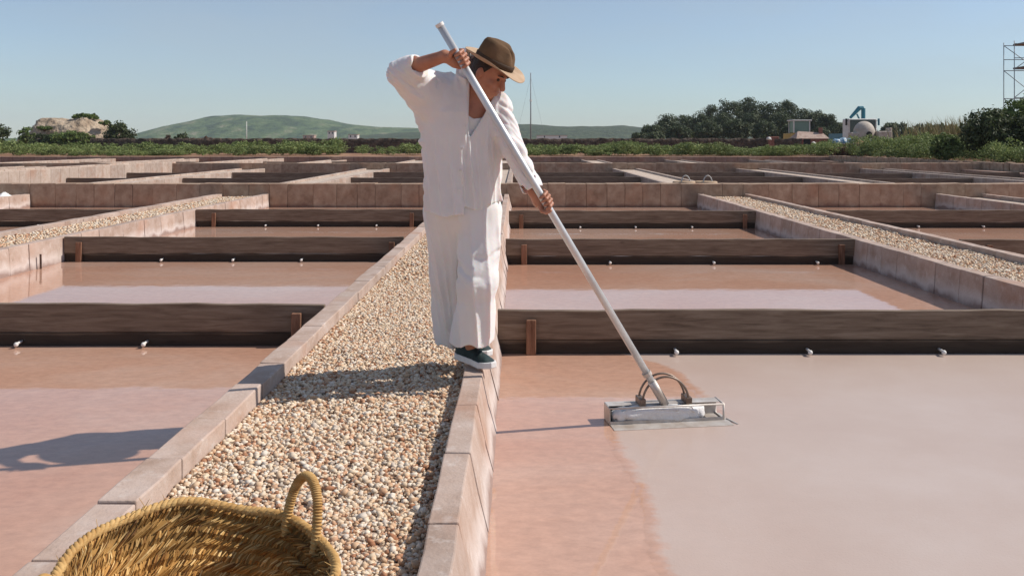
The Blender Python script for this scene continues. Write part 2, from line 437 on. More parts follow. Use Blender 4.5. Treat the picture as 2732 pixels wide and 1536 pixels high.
def crust_mat():
    m = water_mat('salt_crust', *BRINE)
    n, l = m.node_tree.nodes, m.node_tree.links
    brine = n['Principled BSDF']
    b = N(n, 'BsdfPrincipled'); b.inputs['Roughness'].default_value = 0.42; b.inputs['Specular IOR Level'].default_value = 0.35
    g = N(n, 'NewGeometry')
    nz = N(n, 'TexNoise'); nz.inputs['Scale'].default_value = 0.8; nz.inputs['Detail'].default_value = 8; nz.inputs['Roughness'].default_value = 0.65; l.new(g.outputs['Position'], nz.inputs['Vector'])
    rp = ramp(n, [(0.3, (0.455, 0.355, 0.305)), (0.5, (0.49, 0.395, 0.345)), (0.7, (0.525, 0.44, 0.395))]); l.new(nz.outputs[0], rp.inputs[0])
    v = N(n, 'TexVoronoi'); v.inputs['Scale'].default_value = 55; l.new(g.outputs['Position'], v.inputs['Vector'])
    mr = N(n, 'MapRange'); mr.inputs['From Min'].default_value = 0.04; mr.inputs['From Max'].default_value = 0.2; mr.inputs['To Min'].default_value = 0.35; mr.inputs['To Max'].default_value = 0
    l.new(v.outputs['Distance'], mr.inputs[0])
    n3 = N(n, 'TexNoise'); n3.inputs['Scale'].default_value = 3; n3.inputs['Detail'].default_value = 3; l.new(g.outputs['Position'], n3.inputs['Vector'])
    m3 = N(n, 'MapRange'); m3.inputs['From Min'].default_value = 0.5; m3.inputs['From Max'].default_value = 0.75; l.new(n3.outputs[0], m3.inputs[0])
    mm = N(n, 'Math', operation='MULTIPLY'); l.new(mr.outputs[0], mm.inputs[0]); l.new(m3.outputs[0], mm.inputs[1])
    mx = N(n, 'Mix', data_type='RGBA'); mx.inputs[7].default_value = (0.8, 0.77, 0.74, 1)
    l.new(mm.outputs[0], mx.inputs[0]); l.new(rp.outputs[0], mx.inputs[6]); l.new(mx.outputs[2], b.inputs['Base Color'])
    # the film thins out and breaks up towards its edge
    fa = N(n, 'Attribute', attribute_name='film'); nf = N(n, 'TexNoise'); nf.inputs['Scale'].default_value = 9; nf.inputs['Detail'].default_value = 8; nf.inputs['Roughness'].default_value = 0.7
    l.new(g.outputs['Position'], nf.inputs['Vector'])
    mf = N(n, 'Math', operation='MULTIPLY_ADD'); mf.inputs[1].default_value = -0.16; l.new(nf.outputs[0], mf.inputs[0]); l.new(fa.outputs['Fac'], mf.inputs[2])
    rf = N(n, 'MapRange'); rf.interpolation_type = 'SMOOTHSTEP'; rf.inputs['From Min'].default_value = -0.05; rf.inputs['From Max'].default_value = 0.01; rf.inputs['To Max'].default_value = 0.80
    l.new(mf.outputs[0], rf.inputs[0])
    r2 = N(n, 'MapRange'); r2.interpolation_type = 'SMOOTHSTEP'; r2.inputs['From Min'].default_value = 0.0; r2.inputs['From Max'].default_value = 0.9; r2.inputs['To Max'].default_value = 0.12
    l.new(mf.outputs[0], r2.inputs[0])
    sa = N(n, 'Math', operation='ADD'); l.new(rf.outputs[0], sa.inputs[0]); l.new(r2.outputs[0], sa.inputs[1])
    ms = N(n, 'MixShader'); l.new(sa.outputs[0], ms.inputs[0]); l.new(brine.outputs[0], ms.inputs[1]); l.new(b.outputs[0], ms.inputs[2])
    l.new(ms.outputs[0], n['Material Output'].inputs['Surface'])
    n2 = N(n, 'TexNoise'); n2.inputs['Scale'].default_value = 90; n2.inputs['Detail'].default_value = 3; l.new(g.outputs['Position'], n2.inputs['Vector'])
    bp = N(n, 'Bump'); bp.inputs['Strength'].default_value = 0.25; bp.inputs['Distance'].default_value = 0.003
    l.new(n2.outputs[0], bp.inputs['Height']); l.new(bp.outputs[0], b.inputs['Normal'])
    return m
M_CRUST = crust_mat()
M_SALT = noisy('white_salt', [(0.3, (0.72, 0.70, 0.68)), (0.7, (0.82, 0.81, 0.80))], scale=40, bump=0.8, bscale=120, bdist=0.004, rough=0.7)
M_EARTH = noisy('red_earth', [(0.3, (0.17, 0.085, 0.05)), (0.5, (0.29, 0.155, 0.09)), (0.7, (0.38, 0.24, 0.15))], scale=0.6, bump=0.5, bscale=6, bdist=0.1)

def leaf_mat(name, stops, trans=0.25):
    m, n, l, b = mat_base(name, rough=0.6, spec=0.25)
    g = N(n, 'NewGeometry')
    rp = ramp(n, stops); l.new(g.outputs['Random Per Island'], rp.inputs[0])
    tc = N(n, 'TexCoord'); nz = N(n, 'TexNoise'); nz.inputs['Scale'].default_value = 0.9; nz.inputs['Detail'].default_value = 2; l.new(tc.outputs['Object'], nz.inputs['Vector'])
    mr = N(n, 'MapRange'); mr.inputs['From Min'].default_value = 0.3; mr.inputs['From Max'].default_value = 0.7; mr.inputs['To Min'].default_value = 0.7; mr.inputs['To Max'].default_value = 1.3; l.new(nz.outputs[0], mr.inputs[0])
    mx = N(n, 'Mix', data_type='RGBA', blend_type='MULTIPLY'); mx.inputs[0].default_value = 1
    l.new(rp.outputs[0], mx.inputs[6]); l.new(mr.outputs[0], mx.inputs[7]); l.new(mx.outputs[2], b.inputs['Base Color'])
    t = N(n, 'BsdfTranslucent'); l.new(mx.outputs[2], t.inputs[0])
    ms = N(n, 'MixShader'); ms.inputs[0].default_value = trans
    l.new(b.outputs[0], ms.inputs[1]); l.new(t.outputs[0], ms.inputs[2])
    l.new(ms.outputs[0], n['Material Output'].inputs['Surface'])
    return m
M_SCRUB = leaf_mat('saltmarsh_leaves', [(0, (0.085, 0.125, 0.036)), (0.5, (0.18, 0.235, 0.07)), (1, (0.30, 0.33, 0.13))])
M_SHRUB = leaf_mat('dark_shrub_leaves', [(0, (0.03, 0.045, 0.018)), (0.5, (0.06, 0.082, 0.03)), (1, (0.105, 0.12, 0.05))])
M_SHRUB_G = leaf_mat('green_shrub_leaves', [(0, (0.055, 0.09, 0.024)), (0.5, (0.12, 0.175, 0.045)), (1, (0.21, 0.26, 0.08))])
M_PINE = leaf_mat('pine_needles', [(0, (0.03, 0.046, 0.018)), (0.5, (0.06, 0.082, 0.034)), (1, (0.11, 0.13, 0.06))], 0.15)
M_BROWN = leaf_mat('dry_shrub_leaves', [(0, (0.06, 0.035, 0.022)), (0.5, (0.13, 0.075, 0.05)), (1, (0.22, 0.14, 0.10))])
M_REED = leaf_mat('dry_reed', [(0, (0.20, 0.15, 0.07)), (0.6, (0.34, 0.27, 0.14)), (1, (0.14, 0.17, 0.06))])
M_BARK = noisy('bark', [(0.3, (0.06, 0.04, 0.028)), (0.7, (0.16, 0.11, 0.08))], scale=6, stretch=(6, 6, 1), bump=0.5)

# ------------------------------------------------------------------ ground
WZ = -0.30          # brine level
GZ = 0.20           # ground round the pans
FX0, FX1, FY0, FY1 = -44.0, 20.35, -8.0, 57.9
def build_ground():
    xs = sorted(set([-2600, -1500, -600, -300, -200] + list(np.arange(-150, 151, 6.0)) + [FX0, FX0 - 0.01, FX1, FX1 + 0.01, 200, 300, 600, 1500, 2600]))
    ys = sorted(set([-400, -200, -60] + list(np.arange(-20, 221, 6.0)) + [FY0, FY0 - 0.01, FY1, FY1 + 0.01, 300, 450, 700, 1200, 2600]))
    V = []; F = []
    for y in ys:
        for x in xs:
            inside = FX0 <= x <= FX1 and FY0 <= y <= FY1
            z = -0.52 if inside else GZ
            if not inside and y > 62: z += 0.10 * float(vnoise(np.array([x * 0.09, y * 0.09, 1.0])))
            V.append((x, y, z))
    nx = len(xs)
    for j in range(len(ys) - 1):
        for i in range(nx - 1):
            a = j * nx + i
            F.append((a, a + 1, a + nx + 1, a + nx))
    return tag(npobj('ground', V, np.array(F), M_EARTH, origin=(0, 0, 0)), kind='structure')
build_ground()

def sheet(name, x0, x1, y0, y1, z, mat, kind='structure', parent=None):
    V = [(x0, y0, z), (x1, y0, z), (x1, y1, z), (x0, y1, z)]
    o = npobj(name, V, np.array([[0, 1, 2, 3]]), mat, parent=parent, origin=((x0 + x1) / 2, (y0 + y1) / 2, z))
    if kind: tag(o, kind=kind)
    return o
CROSS = [20.1, 38.7, 57.3]
sheet('brine_water', FX0, FX1, FY0, CROSS[0] + 0.1, WZ, M_WATER)
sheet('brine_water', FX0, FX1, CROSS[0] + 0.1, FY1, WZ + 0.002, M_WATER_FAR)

# salt crust floating in the near right pan, pushed back where the rake has swept
def build_crust():
    edge = [(1.60, 0.53), (2.4, 0.50), (3.02, 0.523), (3.22, 0.514), (3.50, 0.5275), (3.70, 0.53), (3.91, 0.522), (4.10, 0.504), (4.34, 0.494), (4.60, 0.485), (4.68, 0.60), (4.74, 0.85), (4.83, 1.09), (5.0, 1.085), (5.22, 1.066), (5.51, 1.046), (5.79, 1.01), (5.93, 0.92), (6.0, 0.866), (6.12, 0.80), (6.20, 0.772)]
    E = np.array(edge); t = np.linspace(0, 1, len(E)); tt = np.linspace(0, 1, 420)
    Y = np.interp(tt, t, E[:, 0]); X = np.interp(tt, t, E[:, 1])
    P = np.stack([X * 5, Y * 5, Y * 0], 1)
    X = X - 0.05 + 0.022 * vnoise(P) + 0.014 * vnoise(P * 4) + 0.008 * vnoise(P * 12)
    x1 = 4.02
    cols = [0, 0.006, 0.015, 0.03, 0.06, 0.12, 0.25, 0.6, 1.0]
    V = []; F = []
    for i in range(len(tt)):
        for c in cols:
            V.append((X[i] + (x1 - X[i]) * c, Y[i], WZ + (-0.0015 if c == 0 else 0.0015)))
    n = len(cols)
    for i in range(len(tt) - 1):
        for k in range(n - 1):
            a = i * n + k
            F.append((a, a + 1, a + n + 1, a + n))
    o = npobj('salt_crust', V, np.array(F), M_CRUST)
    at = o.data.attributes.new('film', 'FLOAT', 'POINT')
    at.data.foreach_set('value', np.array([(x1 - X[i]) * c for i in range(len(tt)) for c in cols], dtype=np.float32))
    tag(o, 'pale pinkish salt crust floating on the near right pan', kind='stuff')
build_crust()
# ------------------------------------------------------------------ kerb walls, paths
def prism_block(length, prof, jit=0.004, bev=0.010):
    """block with cross-section prof [(x,z)...] running along +y from 0 to length"""
    bm = bmesh.new()
    n = len(prof)
    ys = [0, length * 0.5, length]
    rings = []
    for j, y in enumerate(ys):
        rings.append([bm.verts.new((x + random.uniform(-jit, jit), y + (random.uniform(-jit, jit) if j != 1 else 0), z + random.uniform(-jit, jit))) for x, z in prof])
    for j in range(2):
        for k in range(n):
            bm.faces.new((rings[j][k], rings[j][(k + 1) % n], rings[j + 1][(k + 1) % n], rings[j + 1][k]))
    bm.faces.new(rings[0][::-1]); bm.faces.new(rings[2])
    bmesh.ops.recalc_face_normals(bm, faces=bm.faces)
    es = [e for e in bm.edges if e.calc_face_angle(0) > 0.5 and max(v.co.z for v in e.verts) > -0.1]
    bmesh.ops.bevel(bm, geom=es, offset=bev, segments=2, affect='EDGES', profile=0.5)
    me = bpy.data.meshes.new('stone_block')
    bm.to_mesh(me); bm.free()
    return me

LENS = [0.40, 0.48, 0.55, 0.62, 0.72]
def block_set(prof, mat, jit=0.003, bev=0.006, lens=LENS, reps=3):
    S = []
    for L in lens:
        for _ in range(reps):
            me = prism_block(L - 0.007, prof, jit, bev); me.materials.append(mat); S.append((L, me))
    return S
P_R = [(0, -0.48), (0, 0), (0.093, 0), (0.125, -0.15), (0.165, -0.30), (0.18, -0.48)]     # outer face towards +x
P_L = [(-0.165, -0.48), (-0.13, 0), (0, 0), (0, -0.48)]                                      # outer face towards -x
P_R2 = [(0, -0.48), (0, 0), (0.125, 0), (0.135, -0.15), (0.145, -0.30), (0.15, -0.48)]
SET_R = block_set(P_R, M_KERB)
SET_R2 = block_set(P_R2, M_KERB)
SET_L = block_set(P_L, M_KERB)

def kerb(x_in, side, y0, y1, label, group, top=0.0):
    e = empty('kerb_wall', (x_in, y0, -0.48), label, 'wall', group)
    S = (SET_R if abs(x_in + 0.268) < 0.01 else SET_R2) if side > 0 else SET_L
    y = y0
    while y < y1 - 0.05:
        L, me = random.choice(S)
        L2 = min(L, y1 - y)
        o = link_mesh('stone_block', me, None, e, (x_in + random.uniform(-0.003, 0.003), y, top + random.uniform(-0.003, 0.003)))
        if L2 < L: o.scale = (1, (L2 - 0.007) / (L - 0.007), 1)
        o.rotation_euler = (0, 0, random.uniform(-0.003, 0.003))
        y += L2
    m = MB(); s = side
    m.box((x_in + s * 0.05, (y0 + y1) / 2, -0.26), (0.034, (y1 - y0) / 2 - 0.02, 0.235))
    m.build('mortar_core', M_CORE, e)
    return e

PATHS = [(-1.22, -0.268, 'central'), (4.17, 5.09, 'right'), (-6.57, -5.66, 'left'), (9.48, 10.38, 'outer right'), (-11.88, -10.98, 'outer left')]
WHERE = {'central': 'middle path the person stands on', 'right': 'first path to the right', 'left': 'first path to the left', 'outer right': 'second path to the right', 'outer left': 'second path to the left'}
Y_END = CROSS[0] - 0.03
for xl, xr, nm in PATHS:
    y0 = 1.15 if nm == 'central' else (6.0 if 'outer' not in nm else 12.0)
    kerb(xl, -1, y0, Y_END, 'low pale stone kerb along the left side of the ' + WHERE[nm], 'stone kerbs of the near paths')
    kerb(xr, 1, y0, Y_END, 'low pale stone kerb along the right side of the ' + WHERE[nm], 'stone kerbs of the near paths')
    m = MB(); m.box(((xl + xr) / 2, (y0 + Y_END) / 2, -0.30), ((xr - xl) / 2 - 0.004, (Y_END - y0) / 2, 0.215))
    tag(m.build('gravel_path', M_BED if nm == 'central' else M_BED_FAR, smooth=False), kind='structure')

# pebbles: real stones, uncountable
def ico(sub):
    bm = bmesh.new(); bmesh.ops.create_icosphere(bm, subdivisions=sub, radius=1.0)
    V = np.array([v.co[:] for v in bm.verts]); F = np.array([[v.index for v in f.verts] for f in bm.faces]); bm.free()
    return V, F
def pebbles(name, regions, label):
    Vs = []; Fs = []; base = 0
    for (x0, x1, y0, y1, count, rmin, rmax, sub, zc) in regions:
        V0, F0 = ico(sub)
        c = np.stack([RNG.uniform(x0, x1, count), RNG.uniform(y0, y1, count), np.zeros(count)], 1)
        r = RNG.uniform(0, 1, count) ** 1.6 * (rmax - rmin) + rmin
        c[:, 0] = np.clip(c[:, 0], x0 + r * 0.9, x1 - r * 0.9)
        sc = np.stack([r * RNG.uniform(0.8, 1.3, count), r * RNG.uniform(0.8, 1.2, count), r * RNG.uniform(0.55, 0.85, count)], 1)
        a = RNG.uniform(0, 6.283, count); tl = RNG.normal(0, 0.35, count)
        # gentle hummocks in the bed
        hum = 0.008 * vnoise(np.stack([c[:, 0] * 4, c[:, 1] * 3, c[:, 0] * 0], 1))
        c[:, 2] = zc + hum + r * RNG.uniform(-0.5, 0.55, count)
        D = 1 + (0.30 if sub == 1 else 0.16) * RNG.uniform(-1, 1, (count, len(V0)))[:, :, None]
        P = V0[None] * D * sc[:, None, :]
        ct, st = np.cos(tl)[:, None], np.sin(tl)[:, None]
        y = P[:, :, 1] * ct - P[:, :, 2] * st; z = P[:, :, 1] * st + P[:, :, 2] * ct; x = P[:, :, 0]
        ca, sa = np.cos(a)[:, None], np.sin(a)[:, None]
        Q = np.stack([x * ca - y * sa, x * sa + y * ca, z], 2) + c[:, None, :]
        Vs.append(Q.reshape(-1, 3)); Fs.append((F0[None] + (np.arange(count) * len(V0))[:, None, None]).reshape(-1, 3) + base)
        base += count * len(V0)
    o = npobj(name, np.concatenate(Vs), np.concatenate(Fs), M_PEBBLE, smooth=False)
    tag(o, label, kind='stuff')
xl, xr = -1.22, -0.268
pebbles('pebble_gravel', [(xl, xr, 1.6, 3.2, 17000, 0.0045, 0.0115, 1, -0.076), (xl, xr, 1.6, 5.0, 1500, 0.011, 0.017, 1, -0.074), (xl, xr, 3.2, 8.0, 34000, 0.0055, 0.0125, 1, -0.076), (xl, xr, 8.0, 20.0, 22000, 0.009, 0.017, 1, -0.074)],
        'cream and pink pebble gravel filling the middle path')
pebbles('pebble_gravel', [(4.17, 5.09, 6.0, 11.0, 9000, 0.009, 0.018, 1, -0.070), (4.17, 5.09, 11.0, 20.0, 9000, 0.012, 0.022, 1, -0.068)], 'pale gravel on the first path to the right')
pebbles('pebble_gravel', [(-6.57, -5.66, 9.0, 20.0, 9000, 0.012, 0.022, 1, -0.066)], 'pale gravel on the first path to the left')

# ------------------------------------------------------------------ cross walls (block by block)
def cross_wall(y, x0, x1, ztop, th, label, near):
    e = empty('cross_wall', ((x0 + x1) / 2, y, -0.5), label, 'wall', 'brown block walls across the pans')
    prof = [(-th, -0.5 - ztop), (-th, 0), (0, 0), (0, -0.5 - ztop)]
    S = []
    for L in ((0.40, 0.46, 0.52, 0.58) if near else (0.50, 0.62, 0.74)):
        for _ in range(4 if near else 2):
            me = prism_block(L - 0.004, prof, 0.005, 0.006); me.materials.append(M_WALL); S.append((L, me))
    x = x0
    while x < x1:
        L, me = random.choice(S)
        o = link_mesh('stone_block', me, None, e, (x + L, y + random.uniform(-0.008, 0.008), ztop + random.uniform(-0.006, 0.006)))
        o.rotation_euler = (0, 0, R(90))
        x += L
    m = MB(); m.box(((x0 + x1) / 2, y + th / 2, (ztop - 0.02 - 0.5) / 2), ((x1 - x0) / 2, th / 2 - 0.02, (ztop - 0.02 + 0.5) / 2))
    m.build('mortar_core', M_CORE, e)
    return e
# block profile runs +y then is turned 90 deg: local x -> world y ; (-th..0) -> flip so the wall lies behind its front face
def cross_wall_fix(e, th):
    for c in e.children:
        if c.name.startswith('stone_block'): c.location.y += th
for k, (yy, x0, x1, zt, nr, lb) in enumerate([
        (CROSS[0], -12.6, 12.6, 0.225, True, 'long brown sandstone block wall crossing behind the person at the end of the gravel path'),
        (CROSS[1], -24.0, 20.0, 0.24, False, 'second brown block wall crossing the pans farther back'),]):
    cross_wall_fix(cross_wall(yy, x0, x1, zt, 0.45, lb, nr), 0.45)
m = MB(); m.box((-9.0, CROSS[2] + 0.2, -0.135), (29.3, 0.2, 0.36))
tag(m.build('cross_wall', stone_mat('brown_sandstone_far', [(0.25, (0.24, 0.14, 0.10)), (0.5, (0.34, 0.22, 0.17)), (0.75, (0.42, 0.30, 0.24))], salt=0.0, rand=0.0, joints=0.7), bevel=0.02), 'farthest brown block wall below the green scrub', 'wall', 'brown block walls across the pans')
M_WALL_J = stone_mat('brown_sandstone_joint', [(0.25, (0.24, 0.145, 0.11)), (0.5, (0.34, 0.23, 0.18)), (0.75, (0.43, 0.31, 0.25))], salt=0.0, rand=0.0, joints=0.7)

# boundary wall at the right: upright blocks, and a lower ledge wall in front of it
def boundary():
    e = empty('boundary_wall', (20.0, 22, -0.5), 'tall brown wall of upright stone blocks along the right edge below the bushes', 'wall')
    S = []
    for L in (0.42, 0.5, 0.6):
        for _ in range(3):
            me = prism_block(L - 0.02, [(0, -0.85), (0, 0), (0.3, 0), (0.3, -0.85)], 0.012, 0.02); me.materials.append(M_WALL); S.append((L, me))
    y = 22.0
    while y < 57.2:
        L, me = random.choice(S)
        link_mesh('stone_block', me, None, e, (20.0 + random.uniform(-0.02, 0.02), y, 0.30 + random.uniform(-0.03, 0.03)))
        y += L
    m = MB(); m.box((20.19, 39.6, -0.12), (0.14, 17.6, 0.37)); m.build('mortar_core', M_CORE, e)
    m = MB(); m.box((19.55, 39.0, -0.27), (0.42, 17.9, 0.23))
    tag(m.build('ledge_wall', M_WALL_J, bevel=0.02), 'lower stone ledge running in front of the right boundary wall', 'wall')
boundary()

# farther paths: one solid bank each, kerbs and a gravel top
def far_path(x0, x1, y0, y1, z, label, group):
    e = empty('pan_path', ((x0 + x1) / 2, (y0 + y1) / 2, -0.5), label, 'path', group)
    for xa, xb in ((x0, x0 + 0.15), (x1 - 0.15, x1)):
        m = MB(); m.box(((xa + xb) / 2, (y0 + y1) / 2, (z - 0.5) / 2), ((xb - xa) / 2, (y1 - y0) / 2, (z + 0.5) / 2)); m.build('kerb', M_KERB_FAR, e, bevel=0.012)
    m = MB(); m.box(((x0 + x1) / 2, (y0 + y1) / 2, (z - 0.56) / 2), ((x1 - x0) / 2 - 0.152, (y1 - y0) / 2 - 0.01, (z - 0.06 + 0.5) / 2)); m.build('gravel_top', M_BED_FAR, e)
F2 = (CROSS[0] + 0.46, CROSS[1] - 0.02); F3 = (CROSS[1] + 0.46, CROSS[2] - 0.02)
names = [(-1.38, -0.14, 'in line with the middle path'), (4.10, 5.25, 'in line with the first right path'), (9.4, 10.55, 'in line with the second right path'), (14.75, 15.9, 'nearest the right boundary wall'), (-6.60, -5.45, 'in line with the first left path'), (-11.95, -10.8, 'in line with the second left path')]
for a, b, w in names:
    far_path(a, b, F2[0], F2[1], 0.02, 'pale gravel path beyond the first cross wall, ' + w, 'paths beyond the first cross wall')
    far_path(a, b, F3[0], F3[1], 0.02, 'distant pale path beyond the second cross wall, ' + w, 'paths beyond the second cross wall')
far_path(-16.0, -14.8, F2[0], CROSS[1] + 0.4, 0.30, 'wide raised whitish causeway at the left beyond the first cross wall', None)
for a, b, w in ((-21.3, -20.2, 'just left of the raised causeway'), (-26.6, -25.5, 'second to the left of the raised causeway')):
    far_path(a, b, F2[0] + 4, F2[1], 0.12, 'pale path ' + w + ', nearer field', 'paths left of the causeway')
    far_path(a, b, F3[0], F3[1], 0.10, 'distant pale path ' + w + ', far field', 'paths left of the causeway')
far_path(-16.0, -14.8, F3[0], F3[1], 0.12, 'distant pale path continuing the raised causeway', 'paths left of the causeway')
m = MB(); m.box((-34.0, CROSS[1] + 0.22, -0.15), (9.98, 0.2, 0.33))
tag(m.build('cross_wall', M_KERB_FAR, bevel=0.02), 'pale stretch of cross wall at the far left edge', 'wall', 'brown block walls across the pans')

# ------------------------------------------------------------------ divider boards
def plank_mesh(L, H, T, wob=0.006, seg=18):
    bm = bmesh.new(); rings = []
    for i in range(seg + 1):
        x = -L / 2 + L * i / seg
        w = random.uniform(-wob, wob); b = random.uniform(-wob, wob) * 0.6
        rings.append([bm.verts.new((x, y + b, z + (w if z > 0 else 0))) for y, z in ((-T / 2, -H / 2), (T / 2, -H / 2), (T / 2, H / 2), (-T / 2, H / 2))])
    for i in range(seg):
        for k in range(4): bm.faces.new((rings[i][k], rings[i + 1][k], rings[i + 1][(k + 1) % 4], rings[i][(k + 1) % 4]))
    bm.faces.new(rings[0]); bm.faces.new(rings[-1][::-1])
    bmesh.ops.recalc_face_normals(bm, faces=bm.faces)
    bmesh.ops.bevel(bm, geom=[e for e in bm.edges if e.calc_face_angle(0) > 0.6], offset=0.004, segments=1, affect='EDGES')
    me = bpy.data.meshes.new('plank'); bm.to_mesh(me); bm.free(); me.materials.append(M_WOOD)
    return me

def divider(x0, x1, y, ztop, label, group, cleats=(), plugs=(), detail=True):
    e = empty('divider_board', ((x0 + x1) / 2, y, -0.48), label, 'board', group)
    xc = (x0 + x1) / 2; L = x1 - x0
    if detail:
        h1 = 0.20
        link_mesh('plank', plank_mesh(L, h1, 0.045), None, e, (xc, y, ztop - h1 / 2))
        link_mesh('plank', plank_mesh(L, 0.24, 0.040, 0.002), None, e, (xc, y + 0.004, ztop - h1 - 0.005 - 0.12))
    else:
        link_mesh('plank', plank_mesh(L, 0.44, 0.05, 0.006, 8), None, e, (xc, y, ztop - 0.22))
    for cx in cleats:
        m = MB(); m.box((cx, y - 0.043, ztop - 0.06 - 0.19), (0.034, 0.018, 0.19)); m.build('cleat', M_CLEAT, e, bevel=0.004)
    for px in plugs:
        m = MB(); m.tube([(px, y - 0.02, WZ + 0.035), (px, y - 0.085, WZ + 0.032)], 0.009, 8); m.ball((px, y - 0.095, WZ + 0.028), 0.0165, 10, 7)
        m.build('pipe_plug', M_PVC, e, smooth=True)
    return e
g1 = 'wooden boards dividing the near pans'
LX0, LX1, RX0, RX1 = -5.52, -1.375, -0.13, 4.035
divider(LX0, LX1, 6.46, 0.0, 'nearest dark wooden board across the left pan', g1, (-1.57, -5.3), (-3.54, -2.64, -4.5))
divider(LX0, LX1, 11.0, 0.0, 'second dark wooden board across the left pan', g1, (-5.33, -1.52), (-4.31, -3.44, -2.61))
divider(LX0, LX1, 15.5, 0.0, 'third wooden board across the left pan, before the cross wall', g1, (-5.2, -1.8), (-4.3, -3.4, -2.4))
divider(RX0, RX1, 6.22, 0.0, 'nearest long wooden board across the right pan behind the rake', g1, (0.10, 3.8), (1.09, 2.00, 2.91))
divider(RX0, RX1, 10.75, 0.0, 'second wooden board across the right pan', g1, (0.09, 3.87), (1.11, 2.34, 3.57))
divider(RX0, RX1, 15.2, 0.0, 'third wooden board across the right pan, before the cross wall', g1, (0.08, 3.85), (1.07, 2.0, 2.95))
divider(5.27, 9.32, 10.7, 0.0, 'nearest dark board at the right edge beyond the right path', g1, (5.6,), (7.2,))
divider(5.27, 9.32, 15.3, 0.0, 'dark board beyond the right path nearer the cross wall', g1, (5.5, 9.1), (6.8, 7.9))
divider(-10.8, -6.75, 15.5, 0.0, 'dark board beyond the left path at the left edge', g1, (-7.0,), (-9.3, -8.2))
cols2 = [(-5.4, -1.4, 'left of the middle path line'), (-0.12, 4.08, 'right of the middle path line'), (5.27, 9.38, 'right of the first right path line'), (10.57, 14.73, 'second pan from the right boundary'), (15.92, 19.1, 'against the right boundary ledge'), (-10.78, -6.62, 'left of the first left path line'), (-14.78, -11.97, 'against the raised causeway'), (-20.18, -16.02, 'just left of the causeway'), (-25.48, -21.32, 'two pans left of the causeway')]
for x0, x1, w in cols2:
    for y, o in ((24.9, 'front'), (29.4, 'middle'), (33.9, 'rear')):
        if x0 < -15 and o == 'front': continue
        divider(x0, x1, y + random.uniform(-0.4, 0.4), random.uniform(-0.03, 0.02), 'dark board beyond the first cross wall, ' + o + ' row, ' + w, 'boards beyond the first cross wall', detail=False)
    for y, o in ((43.5, 'front'), (48.0, 'middle'), (52.5, 'rear')):
        divider(x0, x1, y, random.uniform(-0.02, 0.02), 'distant board beyond the second cross wall, ' + o + ' row, ' + w, 'boards beyond the second cross wall', detail=False)
# iron stake in the left pan by the wall
m = MB(); m.tube([(-5.47, 10.35, -0.45), (-5.475, 10.35, -0.13)], 0.012, 8)
tag(m.build('stake', noisy('rust', [(0.3, (0.04, 0.025, 0.02)), (0.7, (0.12, 0.07, 0.05))], scale=30)), 'short dark stake standing in the water by the left wall', 'stake')
# little heap of salt on the end of the second left path
def heap(c, rx, ry, h, label, name='salt_heap', mat=None, cat='heap'):
    V = []; F = []; n, mm = 22, 9
    for i in range(mm + 1):
        t = i / mm
        for k in range(n):
            a = 6.283 * k / n; q = 1 + 0.25 * float(vnoise(np.array([math.cos(a) * 2, math.sin(a) * 2, i * 0.7 + c[0]])))
            V.append((c[0] + rx * t * q * math.cos(a), c[1] + ry * t * q * math.sin(a), c[2] + h * (1 - t ** 1.3) * (0.85 + 0.3 * random.random() * (t > 0)) - 0.02 * t))
    for i in range(mm):
        for k in range(n): F.append((i * n + k, (i + 1) * n + k, (i + 1) * n + (k + 1) % n, i * n + (k + 1) % n))
    o = npobj(name, V, np.array(F), mat or M_SALT, smooth=False, origin=c)
    return tag(o, label, cat)
heap((-10.99, 19.3, 0.0), 0.14, 0.20, 0.085, 'small white heap of salt on the kerb at the left edge')
# ------------------------------------------------------------------ land behind the pans
def ridge(name, x0, x1, y, depth, prof, zb, mat, amp, nx=160, ny=22, seed=0.0):
    """hill whose crest follows prof [(x, z)...]"""
    xs = np.linspace(x0, x1, nx); px = [p[0] for p in prof]; pz = [p[1] for p in prof]
    top = np.interp(xs, px, pz)
    V = []; F = []
    for j in range(ny):
        t = j / (ny - 1)
        prof_t = math.sin(min(t / 0.6, 1.0) * math.pi / 2) ** 0.8 if t <= 0.6 else math.cos((t - 0.6) / 0.4 * math.pi / 2)
        P = np.stack([xs / (x1 - x0) * 14, np.full(nx, t * 4.0), np.full(nx, seed)], 1)
        nz = fbm(P, 5) * amp * (prof_t > 0.02) * min(1.0, 4 * t)
        for i in range(nx): V.append((xs[i], y + depth * t, zb + (top[i] - zb) * prof_t + nz[i]))
    for j in range(ny - 1):
        for i in range(nx - 1):
            a = j * nx + i; F.append((a, a + 1, a + nx + 1, a + nx))
    return tag(npobj(name, V, np.array(F), mat, smooth=True), kind='structure')
M_HILL = noisy('scrub_hill', [(0.40, (0.022, 0.048, 0.018)), (0.48, (0.055, 0.095, 0.033)), (0.57, (0.085, 0.125, 0.045)), (0.68, (0.20, 0.19, 0.12))], scale=0.036, detail=9, bump=1.0, bscale=0.11, bdist=4.0, stretch=(1, 0.6, 2))
M_WOODLAND = noisy('far_woodland', [(0.35, (0.018, 0.032, 0.014)), (0.5, (0.038, 0.058, 0.022)), (0.68, (0.07, 0.09, 0.04))], scale=0.09, detail=8, bump=1.0, bscale=0.2, bdist=3.0)
s12 = 1300 / 2400.0
def hp(px, py): return ((px - 1378) * s12, 1.16 + (380 - py) * s12)
ridge('hill', hp(300, 0)[0], hp(1500, 0)[0], 1250, 400, [hp(300, 350), hp(355, 328), hp(430, 312), hp(470, 304), hp(560, 298), hp(640, 296), hp(720, 300), hp(800, 314), hp(870, 326), hp(950, 335), hp(1060, 341), hp(1200, 345), hp(1300, 352), hp(1500, 366)], 0, M_HILL, 2.2)
